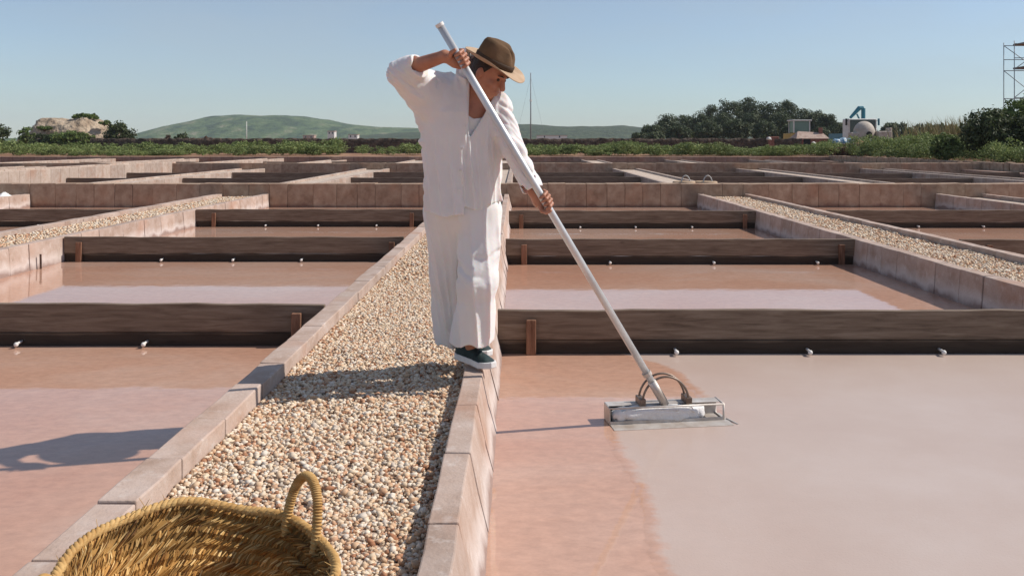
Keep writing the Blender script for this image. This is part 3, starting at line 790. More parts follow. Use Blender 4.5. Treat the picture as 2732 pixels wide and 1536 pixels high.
ridge('far_ridge', hp(1000, 0)[0], hp(2900, 0)[0], 1000, 260, [(hp(1000, 0)[0], 8), (hp(1250, 0)[0], 15), (hp(1380, 0)[0], 24), (hp(1480, 0)[0], 23), (hp(1620, 0)[0], 20), (hp(1740, 0)[0], 15), (hp(2300, 0)[0], 14), (hp(2900, 0)[0], 12)], 0, M_WOODLAND, 2.5, seed=5.0, nx=260)
ridge('far_shore', -1400, hp(760, 0)[0], 900, 200, [(-1400, 4), (-900, 4), (hp(420, 0)[0], 5), (hp(760, 0)[0], 3)], 0, M_HILL, 1.0, seed=9.0)

# ---- foliage
def foliage(n_cl, per, ext, leaf, seed, flat=0.0, up=0.0, clr=0.28, shell=0.75):
    """leaf quads gathered in clumps that fill an ellipsoid of half-size ext standing on z=0"""
    g = np.random.default_rng(seed)
    d = g.normal(size=(n_cl, 3)); d /= np.linalg.norm(d, axis=1)[:, None]
    rr = g.uniform(0.25, 1, n_cl) ** 0.45
    C = d * rr[:, None] * np.array(ext) * shell
    C[:, 2] = np.where(C[:, 2] < -ext[2] * flat, -ext[2] * flat * g.uniform(0.2, 1, n_cl), C[:, 2])
    cr = clr * min(ext) * g.uniform(0.6, 1.5, n_cl)
    n = n_cl * per
    q = g.normal(size=(n, 3)); q /= np.linalg.norm(q, axis=1)[:, None]
    P = np.repeat(C, per, 0) + q * np.repeat(cr, per)[:, None] * g.uniform(0.5, 1, n)[:, None] * np.array([1.15, 1.15, 0.85])
    P[:, 2] += ext[2]
    P[:, 2] = np.maximum(P[:, 2], 0.02)
    nrm = q + g.normal(size=(n, 3)) * 0.6 + np.array([0, 0, 0.35]); nrm /= np.linalg.norm(nrm, axis=1)[:, None]
    a = np.cross(nrm, g.normal(size=(n, 3))); a /= np.linalg.norm(a, axis=1)[:, None] + 1e-9
    b = np.cross(nrm, a)
    if up: b = b + np.array([0, 0, up]); b /= np.linalg.norm(b, axis=1)[:, None]
    L = leaf * g.uniform(0.6, 1.4, n)[:, None]
    w = L * g.uniform(0.35, 0.6, n)[:, None]
    V = np.stack([P - b * L, P + a * w - b * L * 0.1, P + b * L, P - a * w - b * L * 0.1], 1).reshape(-1, 3)
    F = np.arange(n * 4).reshape(-1, 4)
    return V, F

def scrub(name, clumps, leaf, mat, label, seed):
    """low ground-cover scrub as one mass; clumps [(x,y,z,rx,rz)]"""
    Vs = []; Fs = []; b = 0
    protos = [foliage(18, 34, (1, 1, 0.9), leaf * 0.72, seed + i, 0.5, 0.5) for i in range(6)]
    for i, (x, y, z, rx, rz) in enumerate(clumps):
        V, F = protos[i % 6]
        a = random.random() * 6.28; ca, sa = math.cos(a), math.sin(a)
        W = V * np.array([rx, rx, rz]); W = np.stack([W[:, 0] * ca - W[:, 1] * sa + x, W[:, 0] * sa + W[:, 1] * ca + y, W[:, 2] + z - 0.1], 1)
        Vs.append(W); Fs.append(F + b); b += len(V)
    o = npobj(name, np.concatenate(Vs), np.concatenate(Fs), mat)
    return tag(o, label, kind='stuff')
cl = []
for i in range(210):      # left of the person, in front of the dark wall
    x = random.uniform(-40, 6); y = random.uniform(60.5, 67)
    if -13.5 < x < -9.5 and y < 63: continue
    hh = 0.36 + 0.22 * float(vnoise(np.array([x * 0.3, y * 0.1, 2.0]))) + 0.1 * random.random() + (0.12 if y > 64 else 0)
    cl.append((x, y, GZ, random.uniform(0.6, 1.2), max(0.26, hh * 1.2)))
scrub('saltmarsh_scrub', cl, 0.10, M_SCRUB, 'band of low green scrub along the far edge of the pans at left and centre', 100)
cl = []
for i in range(170):
    x = random.uniform(5, 23.0); y = random.uniform(60.0, 66)
    cl.append((x, y, GZ, random.uniform(0.6, 1.1), max(0.30, 0.44 + 0.22 * float(vnoise(np.array([x * 0.4, y * 0.2, 7.0]))) + 0.12 * random.random())))
scrub('saltmarsh_scrub', cl, 0.10, M_SCRUB, 'band of low green scrub right of the person below the pine grove', 130)
cl = []
for i in range(150):      # on the bank above the right boundary wall
    y = random.uniform(34.5, 56); x = 20.6 + random.random() ** 1.3 * (6 + (y - 34) * 0.25)
    cl.append((x, y, GZ, random.uniform(0.6, 1.1), random.uniform(0.4, 0.78)))
for i in range(46):
    cl.append((random.uniform(20.9, 27), random.uniform(45, 58), GZ, random.uniform(0.7, 1.1), random.uniform(0.75, 1.0)))
scrub('bank_scrub', cl, 0.085, M_SCRUB, 'bright green scrub on the bank above the right boundary wall', 160)
cl = []
for i in range(120):
    x = random.uniform(-62, -24); y = random.uniform(66, 84)
    cl.append((x, y, GZ, random.uniform(0.7, 1.4), random.uniform(0.35, 0.62)))
scrub('saltmarsh_scrub', cl, 0.11, M_SCRUB, 'green scrub below the rock outcrop at far left', 190)

def bush(name, loc, ext, leaf, n_cl, per, mat, label, seed, cat='bush', group=None, stem=True):
    e = empty(name, loc, label, cat, group)
    V, F = foliage(n_cl, per, ext, leaf, seed, 0.85)
    npobj('foliage', V + np.array(loc), F, mat, parent=e)
    m = MB()
    for k in range(3):
        a = k * 2.1 + seed; m.tube([(loc[0], loc[1], loc[2] - 0.1), (loc[0] + ext[0] * 0.2 * math.cos(a), loc[1] + ext[1] * 0.2 * math.sin(a), loc[2] + ext[2] * 0.7), (loc[0] + ext[0] * 0.5 * math.cos(a), loc[1] + ext[1] * 0.5 * math.sin(a), loc[2] + ext[2] * 1.3)], [0.06, 0.045, 0.02], 6)
    m.build('stem', M_BARK, e, smooth=True)
    return e
GB = 'round bushes at the far left'
bush('bush', (-38.9, 88, 0.2), (1.9, 1.4, 1.65), 0.13, 70, 55, M_SHRUB, 'large dark round bush at the right foot of the rock outcrop', 1, group=GB)
bush('bush', (-42.8, 87, 0.2), (2.9, 1.4, 1.15), 0.13, 80, 50, M_SHRUB_G, 'long green bush in front of the rock outcrop', 2, group=GB)
bush('bush', (-46.0, 87.5, 0.2), (1.6, 1.2, 0.95), 0.13, 55, 50, M_SHRUB, 'low dark bush before the rock face, left of the long green bush', 4, group=GB)
bush('bush', (-50.0, 92, 0.2), (1.1, 0.9, 1.4), 0.13, 40, 45, M_SHRUB_G, 'small green bush at the left foot of the rock outcrop', 5, group=GB)
bush('bush', (-53.6, 92, 0.2), (2.4, 1.5, 1.55), 0.14, 70, 50, M_SHRUB, 'dark bush cut by the left edge of the view', 6, group=GB)
bush('bush', (-35.5, 92, 0.75), (0.55, 0.5, 0.62), 0.12, 26, 40, M_BROWN, 'small brownish bush standing on the wall end, leftmost of three', 7, group='brown bushes on the wall')
bush('bush', (-34.2, 92, 0.75), (0.95, 0.7, 0.68), 0.12, 36, 40, M_SHRUB, 'dark rounded bush on the wall end, middle of three', 8, group='brown bushes on the wall')
bush('bush', (-33.2, 92, 0.72), (0.6, 0.5, 0.45), 0.11, 26, 40, M_BROWN, 'low brown bush touching the dark rounded one on the wall end', 18, group='brown bushes on the wall')
bush('bush', (-31.0, 90, 0.75), (0.62, 0.55, 0.5), 0.11, 30, 40, M_BROWN, 'solitary brown bush on the wall against the green hill', 9, group='brown bushes on the wall')

# rock outcrop
def rock():
    n1, n2 = 90, 44; V = []; F = []
    cx, cy = -48.4, 99.0
    for j in range(n2 + 1):
        t = j / n2
        for i in range(n1):
            a = 2 * math.pi * i / n1
            rx, ry, h = 6.4, 4.0, 3.85
            ph = t * math.pi / 2
            x = math.cos(a) * math.cos(ph) ** 0.7 * rx if t < 1 else 0; y = math.sin(a) * math.cos(ph) ** 0.7 * ry if t < 1 else 0; z = math.sin(ph) ** 0.85 * h
            V.append((x, y, z))
    V = np.array(V)
    lop = 1 - 0.16 * (V[:, 0] / 6.4) + 0.05 * np.sin(V[:, 0] * 1.1)
    V[:, 2] *= np.where(V[:, 0] < -3.6, 0.80 + 0.05 * (V[:, 0] + 3.6), lop * 0.97)
    nr = V / (np.linalg.norm(V, axis=1)[:, None] + 1e-6)
    V = V + nr * (fbm(V * 0.5, 5)[:, None] * 0.28 + np.abs(fbm(V * np.array([0.9, 0.9, 2.2]) + 40, 4))[:, None] * -0.22)
    V = V + np.array([cx, cy, 0.1])
    for j in range(n2):
        for i in range(n1):
            F.append((j * n1 + i, j * n1 + (i + 1) % n1, (j + 1) * n1 + (i + 1) % n1, (j + 1) * n1 + i))
    m = noisy('beige_rock', [(0.28, (0.20, 0.14, 0.095)), (0.5, (0.38, 0.29, 0.205)), (0.72, (0.47, 0.385, 0.29))], scale=0.6, detail=9, bump=1.0, bscale=1.6, bdist=0.5)
    o = npobj('rock_outcrop', V, np.array(F), m, smooth=False, origin=(cx, cy, 0.1))
    tag(o, 'beige domed rock outcrop on the skyline at far left', 'rock')
rock()
bush('bush', (-46.9, 98, 3.45), (2.2, 1.2, 0.45), 0.13, 60, 40, M_SHRUB_G, 'flat green bush growing on top of the rock outcrop', 11, group='bushes on the rock')
bush('bush', (-44.2, 96.5, 2.95), (0.8, 0.6, 0.28), 0.12, 26, 36, M_SHRUB_G, 'small green tuft on the right shoulder of the rock', 12, group='bushes on the rock')
bush('bush', (-50.2, 95.6, 2.4), (1.2, 0.5, 0.24), 0.12, 30, 36, M_SHRUB_G, 'thin green streak of plants across the left of the rock', 13, group='bushes on the rock')

# dark dry-stone wall behind the scrub
def drywall(name, pts, z0, z1, th, mat, label):
    V = []; F = []
    segs = []
    for (xa, ya), (xb, yb) in zip(pts[:-1], pts[1:]):
        n = max(2, int(math.hypot(xb - xa, yb - ya) / 0.35))
        for i in range(n): segs.append((xa + (xb - xa) * i / n, ya + (yb - ya) * i / n))
    segs.append(pts[-1])
    rows = 6
    for i, (x, y) in enumerate(segs):
        top = z1 + random.uniform(-0.06, 0.06)
        for r in range(rows): V.append((x + random.uniform(-.03, .03), y + random.uniform(-0.07, 0.07), z0 + (top - z0) * r / (rows - 1)))
        for r in range(rows): V.append((x, y + th + random.uniform(-0.05, 0.05), top + (z0 - top) * r / (rows - 1)))
    n = 2 * rows
    for i in range(len(segs) - 1):
        for k in range(n - 1): F.append((i * n + k, (i + 1) * n + k, (i + 1) * n + k + 1, i * n + k + 1))
    return tag(npobj(name, V, np.array(F), mat), label, 'wall')
M_DRY = noisy('dark_dry_stone', [(0.3, (0.035, 0.025, 0.02)), (0.5, (0.085, 0.06, 0.045)), (0.72, (0.17, 0.12, 0.09))], scale=3.0, detail=4, bump=1.0, bscale=4, bdist=0.15)
drywall('dry_stone_wall', [(-36, 76), (20, 76), (23.5, 74)], 0.1, 1.44, 0.6, M_DRY, 'long dark dry stone wall running behind the green scrub')
drywall('earth_bank_wall', [(-39, 90.5), (-29.5, 90.5)], 0.1, 0.85, 3.0, noisy('ochre_wall', [(0.3, (0.14, 0.085, 0.06)), (0.7, (0.36, 0.25, 0.18))], scale=1.5, bump=0.8, bscale=4, bdist=0.1), 'ochre stone bank at left carrying the brown bushes')

# ---- pines of the grove
def pine(name, loc, h, w, seed, label, group):
    e = empty(name, loc, label, 'tree', group)
    g = random.Random(seed)
    m = MB(); top = (loc[0] + g.uniform(-.3, .3), loc[1], loc[2] + h * 0.62)
    m.tube([(loc[0], loc[1], loc[2] - 0.2), (loc[0] + g.uniform(-.2, .2), loc[1], loc[2] + h * 0.3), top], [0.24, 0.19, 0.10], 7)
    for k in range(5):
        a = k * 1.3 + seed; m.tube([(loc[0], loc[1], loc[2] + h * (0.3 + 0.06 * k)), (loc[0] + w * 0.6 * math.cos(a), loc[1] + w * 0.6 * math.sin(a), loc[2] + h * (0.52 + 0.06 * k))], [0.09, 0.03], 5)
    m.build('trunk', M_BARK, e, smooth=True)
    V, F = foliage(60, 95, (w, w, h * 0.44), 0.17, 400 + seed, 1.0, 0.3, 0.30)
    npobj('crown', V + np.array([loc[0], loc[1], loc[2] + h * 0.13]), F, M_PINE, parent=e)
GP = 'pines of the dark grove at right'
grove = [(1705, 352, 150, 2.0), (1742, 330, 155, 2.4), (1785, 306, 160, 2.8), (1830, 305, 165, 2.6), (1868, 300, 160, 2.4), (1905, 278, 168, 2.8), (1948, 258, 170, 3.0), (1990, 254, 172, 2.9), (2030, 268, 170, 2.8), (2068, 268, 168, 2.6), (2100, 264, 172, 2.7), (2140, 286, 166, 2.6), (2172, 284, 165, 2.3), (2205, 300, 160, 2.2), (2232, 330, 156, 1.8), (1810, 335, 140, 2.4), (1890, 322, 142, 2.6), (1965, 318, 142, 2.6), (2040, 322, 142, 2.6), (2120, 326, 142, 2.4), (1745, 352, 138, 1.9), (2190, 340, 140, 1.8), (1930, 300, 150, 2.5), (2010, 296, 150, 2.5), (2085, 300, 150, 2.5)]
for i, (px, py, Y, w) in enumerate(grove):
    h = 1.16 + (380 - py) / 2400 * Y - 0.2
    lab = 'dark green pine in the grove on the skyline right of the person'
    if i == 7: lab = 'highest dark pine crown in the middle of the grove'
    if i == 0: lab = 'lowest pine at the left end of the dark grove'
    if i == 14: lab = 'small pine at the right end of the dark grove, beside the truck'
    pine('pine_tree', ((px - 1378) / 2400 * Y, Y, 0.2), h * 1.04, w, i, lab, GP)
# tree belt on the horizon at far right
cl = []
for i in range(70):
    x = random.uniform(58, 125); y = random.uniform(185, 200)
    cl.append((x, y, 0.2, random.uniform(2.0, 3.2), random.uniform(2.0, 3.3)))
scrub('tree_belt', cl, 0.28, M_PINE, 'low dark belt of trees on the horizon behind the truck', 220)

# big shrubs, prickly pear, reeds at the right edge
GR = 'large shrubs at the right edge'
bush('bush', (22.9, 42.5, 0.2), (2.3, 1.5, 1.42), 0.09, 120, 70, M_SHRUB, 'big dark shrub on the bank at the right edge', 21, group=GR)
bush('bush', (24.6, 43.2, 0.2), (2.0, 1.4, 1.75), 0.09, 100, 70, M_SHRUB_G, 'tall leafy green shrub cut by the right edge', 22, group=GR)
bush('bush', (21.0, 44.0, 0.2), (0.9, 0.8, 0.75), 0.09, 50, 60, M_SHRUB_G, 'rounded green shrub at the left end of the big dark shrub', 23, group=GR)

M_CACTUS = noisy('cactus', [(0.3, (0.03, 0.05, 0.025)), (0.7, (0.075, 0.105, 0.05))], scale=8, bump=0.2, rough=0.6)
def cactus(loc):
    e = empty('prickly_pear', loc, 'dark prickly pear cactus against the sky at the right edge', 'cactus')
    g = random.Random(3); pads = []
    def pad(p, d, s, depth):
        c = p + d * s
        pads.append((c, d, s))
        if depth == 0: return
        for _ in range(g.choice([2, 2, 3])):
            nd = (d + Vector((g.uniform(-.9, .9), g.uniform(-.5, .5), g.uniform(-.1, .7)))).normalized()
            pad(p + d * s * 1.85, nd, s * g.uniform(0.8, 0.98), depth - 1)
    for k in range(5): pad(Vector(loc) + Vector((g.uniform(-.5, .9), g.uniform(-.3, .3), 0)), Vector((g.uniform(-.35, .35), 0, 1)).normalized(), 0.25, 5)
    for c, d, s in pads[:220]:
        u = d.cross(Vector((g.uniform(-.4, .4), 1, 0))).normalized(); w = d.cross(u)
        V = []; F = []
        n, k2 = 10, 5
        for i in range(k2 + 1):
            ph = math.pi * i / k2
            for k in range(n):
                th = 2 * math.pi * k / n
                V.append(c + d * (math.cos(ph) * s) + u * (math.sin(ph) * math.cos(th) * s * 0.62) + w * (math.sin(ph) * math.sin(th) * s * 0.13))
        for i in range(k2):
            for k in range(n): F.append((i * n + k, (i + 1) * n + k, (i + 1) * n + (k + 1) % n, i * n + (k + 1) % n))
        m = MB(); m.add(V, F); m.build('pad', M_CACTUS, e, smooth=True)
cactus((26.2, 47.0, 0.2))

def reeds(loc, label, n, spread, h, seed):
    g = random.Random(seed); m = MB()
    for i in range(n):
        x = loc[0] + g.gauss(0, spread); y = loc[1] + g.gauss(0, 0.6); a = g.uniform(0, 6.28); ln = g.uniform(0.1, 0.55) * h; hh = h * g.uniform(0.55, 1.1)
        tip = Vector((x + ln * math.cos(a), y + ln * math.sin(a) * 0.4, loc[2] + hh)); b = Vector((x, y, loc[2]))
        mid = b * 0.45 + tip * 0.55 + Vector((0, 0, 0.12 * hh)); wv = Vector((g.uniform(-1, 1), g.uniform(-1, 1), 0)).normalized() * 0.022
        m.add([b - wv, b + wv, mid + wv, mid - wv, tip], [(0, 1, 2, 3), (3, 2, 4)])
    return tag(m.build('reed_clump', M_REED, origin=loc), label, 'reeds', 'dry reeds on the right bank')
reeds((25.6, 56, 0.3), 'clump of dry straw coloured reeds on the right bank, left one', 420, 0.8, 2.1, 1)
reeds((28.4, 57, 0.3), 'clump of dry straw coloured reeds beside the big dark shrub', 420, 0.8, 2.4, 2)

# brown earth bank gap between the scrub at right
m = MB()
for k in range(16): m.box((21.4 + k * 0.27, 61 + random.uniform(-.2, .2), 0.1 + 0.25), (0.16, 0.4, 0.42 + random.uniform(-.06, .06)), rz=random.uniform(-.2, .2))
tag(m.build('rubble_bank', noisy('dark_red_rubble', [(0.3, (0.05, 0.028, 0.02)), (0.7, (0.17, 0.085, 0.06))], scale=2.5, bump=0.8, bscale=6, bdist=0.08), bevel=0.05), 'dark reddish rubble bank between the scrub below the truck', 'bank')

# ------------------------------------------------------------------ yard at the right
M_WHITE = noisy('white_paint', [(0.3, (0.55, 0.53, 0.50)), (0.7, (0.70, 0.69, 0.66))], scale=3, rough=0.5, bump=0.0)
M_DARKGLASS, _n, _l, _b = mat_base('dark_glass', (0.015, 0.03, 0.035), 0.08, 0, 0.6)
M_TEAL = noisy('teal_paint', [(0.3, (0.02, 0.13, 0.18)), (0.7, (0.04, 0.19, 0.25))], scale=3, rough=0.45, bump=0.0)
M_BLACK = noisy('black_rubber', [(0.3, (0.015, 0.015, 0.015)), (0.7, (0.03, 0.03, 0.03))], scale=12, rough=0.8)
M_PLASTER = noisy('limewash', [(0.3, (0.36, 0.31, 0.26)), (0.7, (0.54, 0.48, 0.42))], scale=2.2, bump=0.5, bscale=9, bdist=0.03)
M_BRICK = noisy('red_brick', [(0.3, (0.19, 0.07, 0.05)), (0.7, (0.34, 0.16, 0.12))], scale=4, bump=0.5, bscale=20)
M_TILE = noisy('pale_roof_tiles', [(0.3, (0.30, 0.20, 0.16)), (0.7, (0.46, 0.36, 0.30))], scale=3, bump=0.7, bscale=8, bdist=0.05)
M_GREENGLASS, _n, _l, _b = mat_base('green_glass', (0.12, 0.20, 0.17), 0.12, 0, 0.6)
def truck():
    X, Y = 34.65, 90.0
    e = empty('truck', (X, Y, 0.2), 'white truck cab with dark windscreen and teal crane arm in the yard', 'truck')
    m = MB(); m.box((X, Y + 0.9, 2.0), (1.42, 0.85, 1.48)); m.box((X, Y + 4.0, 0.95), (1.2, 2.4, 0.15)); cab = m.build('cab', M_WHITE, e, bevel=0.08)
    m = MB(); m.box((X, Y + 0.035, 2.72), (1.27, 0.03, 0.66)); m.build('windscreen', M_DARKGLASS, cab)
    for s in (-1, 1):
        m = MB(); m.box((X + s * 1.62, Y + 0.1, 3.15), (0.09, 0.06, 0.34)); m.tube([(X + s * 1.40, Y + 0.2, 3.3), (X + s * 1.6, Y + 0.12, 3.3)], 0.03, 6); m.build('mirror', M_TEAL if s > 0 else M_BLACK, cab, bevel=0.02)
        m = MB(); m.box((X + s * 1.0, Y + 0.04, 0.95), (0.2, 0.03, 0.12)); m.build('headlight', M_GREENGLASS, cab)
        for yy in (Y + 0.95, Y + 5.2):
            w = MB(); w.tube([(X + s * 1.05, yy, 0.70), (X + s * 1.35, yy, 0.70)], 0.5, 18); t = w.build('tyre', M_BLACK, e, smooth=False)
            w = MB(); w.tube([(X + s * 1.34, yy, 0.70), (X + s * 1.37, yy, 0.70)], 0.26, 14); w.build('rim', M_WHITE, t)
    m = MB(); m.box((X, Y + 4.2, 1.55), (1.25, 2.1, 0.45)); m.build('load_bed', M_TEAL, e, bevel=0.03)
    m = MB(); m.tube([(X + 0.85, Y + 2.1, 1.0), (X + 0.85, Y + 2.1, 4.6)], 0.22, 8)
    m.tube([(X + 0.85, Y + 2.1, 4.6), (X + 0.45, Y + 2.1, 4.62), (X - 0.5, Y + 2.1, 3.6)], [0.22, 0.24, 0.14], 8)
    m.tube([(X + 0.55, Y + 2.0, 3.2), (X + 0.15, Y + 2.0, 4.0)], 0.09, 6)
    m.build('crane_arm', M_TEAL, e, bevel=0.02)
truck()
def dome_hut():
    X, Y = 30.9, 80.0
    e = empty('dome_hut', (X, Y, 0.2), 'small whitewashed domed hut with dark arched opening and low wall', 'hut')
    r, h = 0.92, 1.0; V = []; F = []; n, k2 = 28, 9
    for i in range(k2 + 1):
        a = math.pi / 2 * i / k2
        for k in range(n):
            b = 2 * math.pi * k / n; V.append((X + r * math.cos(a) * math.cos(b), Y + r * math.cos(a) * math.sin(b), 2.0 + h * math.sin(a)))
    for i in range(k2):
        for k in range(n): F.append((i * n + k, i * n + (k + 1) % n, (i + 1) * n + (k + 1) % n, (i + 1) * n + k))
    npobj('dome', V, np.array(F), M_PLASTER, parent=e, smooth=True)
    m = MB(); m.tube([(X, Y, 0.1), (X, Y, 2.03)], r * 1.0, 28); m.build('drum', M_PLASTER, e, smooth=False)
    # arched mouth: solid black block proud of the drum, its inner shade painted
    P = [(-0.27, 0.9), (0.27, 0.9), (0.27, 1.75)] + [(0.27 * math.cos(t), 1.75 + 0.33 * math.sin(t)) for t in np.linspace(0.3, 2.84, 8)] + [(-0.27, 1.75)]
    m = MB(); f = Y - r - 0.03
    m.add([(X + 0.1 + a, f, b) for a, b in P] + [(X + 0.1 + a, f + 0.6, b) for a, b in P], [tuple(range(len(P))), tuple(range(2 * len(P) - 1, len(P) - 1, -1))] + [(i, (i + 1) % len(P), (i + 1) % len(P) + len(P), i + len(P)) for i in range(len(P))])
    m.build('arched_opening', M_BLACK, e)
    m = MB(); m.box((X + 1.45, Y - 0.6, 1.1), (0.62, 0.5, 1.0)); m.box((X + 1.95, Y - 0.6, 2.2), (0.12, 0.45, 0.2)); m.build('side_wall', M_PLASTER, e, bevel=0.05)
    m = MB(); m.box((X - 0.95, Y - 0.2, 1.1), (0.42, 0.4, 0.9)); m.box((X - 0.72, Y - 0.2, 2.15), (0.16, 0.3, 0.25)); m.build('side_wall', M_PLASTER, e, bevel=0.06)
dome_hut()
def glazed_cab():
    X, Y = 26.4, 84.0
    e = empty('loader', (X, Y, 0.2), 'pale green glazed loader cab standing above the brick shed', 'loader')
    c = MB(); c.box((X, Y, 2.55), (0.72, 0.7, 0.55)); cab = c.build('cab', M_GREENGLASS, e, bevel=0.03)
    m = MB(); m.box((X, Y, 3.15), (0.9, 0.85, 0.06)); m.build('roof', M_WHITE, cab, bevel=0.02)
    for sx in (-1, 1):
        for sy in (-1, 1):
            m = MB(); m.box((X + sx * 0.73, Y + sy * 0.71, 2.55), (0.05, 0.05, 0.55)); m.build('pillar', M_WHITE, cab)
    m = MB(); m.box((X, Y + 0.8, 1.35), (0.8, 1.6, 0.62)); m.build('body', noisy('yellow_paint', [(0.3, (0.35, 0.20, 0.02)), (0.7, (0.5, 0.3, 0.04))], scale=4, rough=0.5, bump=0.0), e, bevel=0.05)
    for sx in (-1, 1):
        for yy in (-0.4, 1.9):
            w = MB(); w.tube([(X + sx * 0.75, Y + yy, 0.75), (X + sx * 1.05, Y + yy, 0.75)], 0.55, 16); w.build('wheel', M_BLACK, e)
glazed_cab()
def shed():
    X, Y = 26.0, 79.0
    e = empty('brick_shed', (X, Y, 0.2), 'low reddish brick shed with pale pitched roof in the yard', 'shed')
    m = MB(); m.box((X, Y + 1, 0.85), (1.3, 1.0, 0.65)); m.build('wall', M_BRICK, e)
    m = MB(); m.add([(X - 1.45, Y - 0.1, 1.45), (X + 1.45, Y - 0.1, 1.45), (X + 1.2, Y + 1, 1.98), (X - 1.0, Y + 1, 2.1), (X - 1.45, Y + 2.1, 1.45), (X + 1.45, Y + 2.1, 1.45)], [(0, 1, 2, 3), (3, 2, 5, 4), (0, 3, 4), (1, 5, 2), (0, 4, 5, 1)])
    rf = m.build('roof', M_TILE, e)
    m = MB(); m.box((X + 1.0, Y + 0.9, 2.15), (0.14, 0.14, 0.28)); m.build('chimney', M_BRICK, rf)
    m = MB(); m.box((X - 0.5, Y - 0.02, 0.9), (0.3, 0.03, 0.5)); m.build('door', M_BLACK, e)
shed()
def bag(c, r, mat, label, grp, seed):
    V0, F0 = ico(3); g = np.random.default_rng(seed)
    V = V0 * np.array(r) * (1 + 0.18 * fbm(V0 * 2.2 + seed, 3))[:, None]; V[:, 2] = np.maximum(V[:, 2], -r[2] * 0.6)
    return tag(npobj('sack', V + np.array(c), F0, mat, smooth=True, origin=c), label, 'sack', grp)
M_BLUE = noisy('blue_white_plastic', [(0.42, (0.12, 0.30, 0.46)), (0.55, (0.55, 0.62, 0.66))], scale=4, rough=0.5, bump=0.5, bscale=8, bdist=0.05)
M_SACK = noisy('white_sack', [(0.3, (0.45, 0.43, 0.40)), (0.7, (0.66, 0.64, 0.62))], scale=4, rough=0.7, bump=0.5, bscale=8, bdist=0.05)
M_ORANGE = noisy('orange_rubble', [(0.3, (0.22, 0.10, 0.05)), (0.7, (0.42, 0.23, 0.13))], scale=5, bump=1, bscale=6, bdist=0.1)
GS = 'sacks in the yard'
for i, (x, z, mt, lb) in enumerate([(27.2, 1.35, M_BLUE, 'blue and white plastic sack, leftmost of the blue pile'), (27.75, 1.42, M_BLUE, 'blue and white plastic sack in the middle of the blue pile'), (28.3, 1.38, M_BLUE, 'blue and white plastic sack, rightmost of the blue pile'), (30.25, 1.32, M_SACK, 'white sack leaning in front of the domed hut'), (24.6, 1.22, M_SACK, 'white sack at the left corner of the brick shed'), (20.9, 1.45, M_SACK, 'pale lump on the end of the dark dry stone wall')]):
    bag((x, 76.5 if i < 4 else 74.5, z - (0.22 if i < 5 else 0.05)), (0.36, 0.35, 0.30) if i < 4 else (0.2, 0.2, 0.17), mt, lb, GS, i)
heap((29.1, 76.5, 0.7), 0.95, 0.7, 0.62, 'orange brown rubble heap before the domed hut', 'rubble_heap', M_ORANGE)
m = MB(); m.box((28.6, 76.6, 0.55), (2.6, 0.9, 0.45)); tag(m.build('yard_platform', M_DRY, bevel=0.06), 'dark platform carrying the sacks and rubble heap', 'platform')
m = MB(); m.box((21.5, 75.5, 1.05), (0.42, 0.4, 0.55)); tag(m.build('gate_pier', M_BRICK, bevel=0.03), 'short red brick pier with pale cap at the end of the dark wall', 'pier')

# scaffolding
M_STEEL = noisy('galvanised_steel', [(0.3, (0.16, 0.18, 0.20)), (0.7, (0.30, 0.32, 0.34))], scale=10, rough=0.5, bump=0.0)
def scaffold():
    X, Y, w = 33.2, 60.0, 2.4
    e = empty('scaffold_tower', (X, Y, 0.2), 'tall tubular scaffold tower at the upper right edge', 'scaffold')
    H = 7.9
    for x in (X, X + w):
        for y in (Y, Y + 1.3):
            m = MB(); m.tube([(x, y, 0.2), (x, y, H)], 0.028, 8); m.build('post', M_STEEL, e, smooth=True)
    for z in (2.2, 4.1, 6.0, 6.75, 7.7):
        for y in (Y, Y + 1.3):
            m = MB(); m.tube([(X, y, z), (X + w, y, z)], 0.028, 6); m.build('ledger', M_STEEL, e, smooth=True)
    for za, zb in ((2.2, 4.1), (4.1, 6.0), (6.0, 7.7)):
        m = MB(); m.tube([(X, Y, za), (X + w, Y, zb)], 0.024, 6); m.build('brace', M_STEEL, e, smooth=True)
        m = MB(); m.tube([(X + w, Y + 1.3, za), (X, Y + 1.3, zb)], 0.024, 6); m.build('brace', M_STEEL, e, smooth=True)
    for z in (6.15, 7.75):
        m = MB(); m.box((X + 1.5, Y + 0.65, z), (0.85, 0.7, 0.06), rx=0.0); m.build('deck', M_WOOD, e, bevel=0.01)
scaffold()

# masts, poles, far white things
def mast(px, ytop, ybase, Y, label, r, guys=False):
    X = (px - 1378) / 2400 * Y; H = 1.16 + (380 - ytop) / 2400 * Y
    e = empty('mast', (X, Y, 0.2), label, 'mast')
    m = MB(); m.tube([(X, Y, 0.2), (X, Y, H)], [r * 1.2, r * 0.8], 8); m.build('pole', M_STEEL if guys else M_WHITE, e, smooth=True)
    if guys:
        m = MB(); m.tube([(X, Y - 0.1, 0.2 + (H - .2) * 0.62), (X, Y - 0.1, 0.2 + (H - .2) * 0.645)], r * 2.2, 6); m.build('lamp_box', M_WHITE, e)
        for s in (-1, 1):
            m = MB(); m.tube([(X, Y, H * 0.95), (X + s * H * 0.22, Y + 2, 0.3)], 0.010, 5); m.build('guy_wire', M_STEEL, e)
mast(1416, 196, 371, 130, 'tall thin grey mast on the horizon right of the person', 0.085, True)
mast(658, 326, 372, 300, 'white pole standing before the green hill', 0.14)
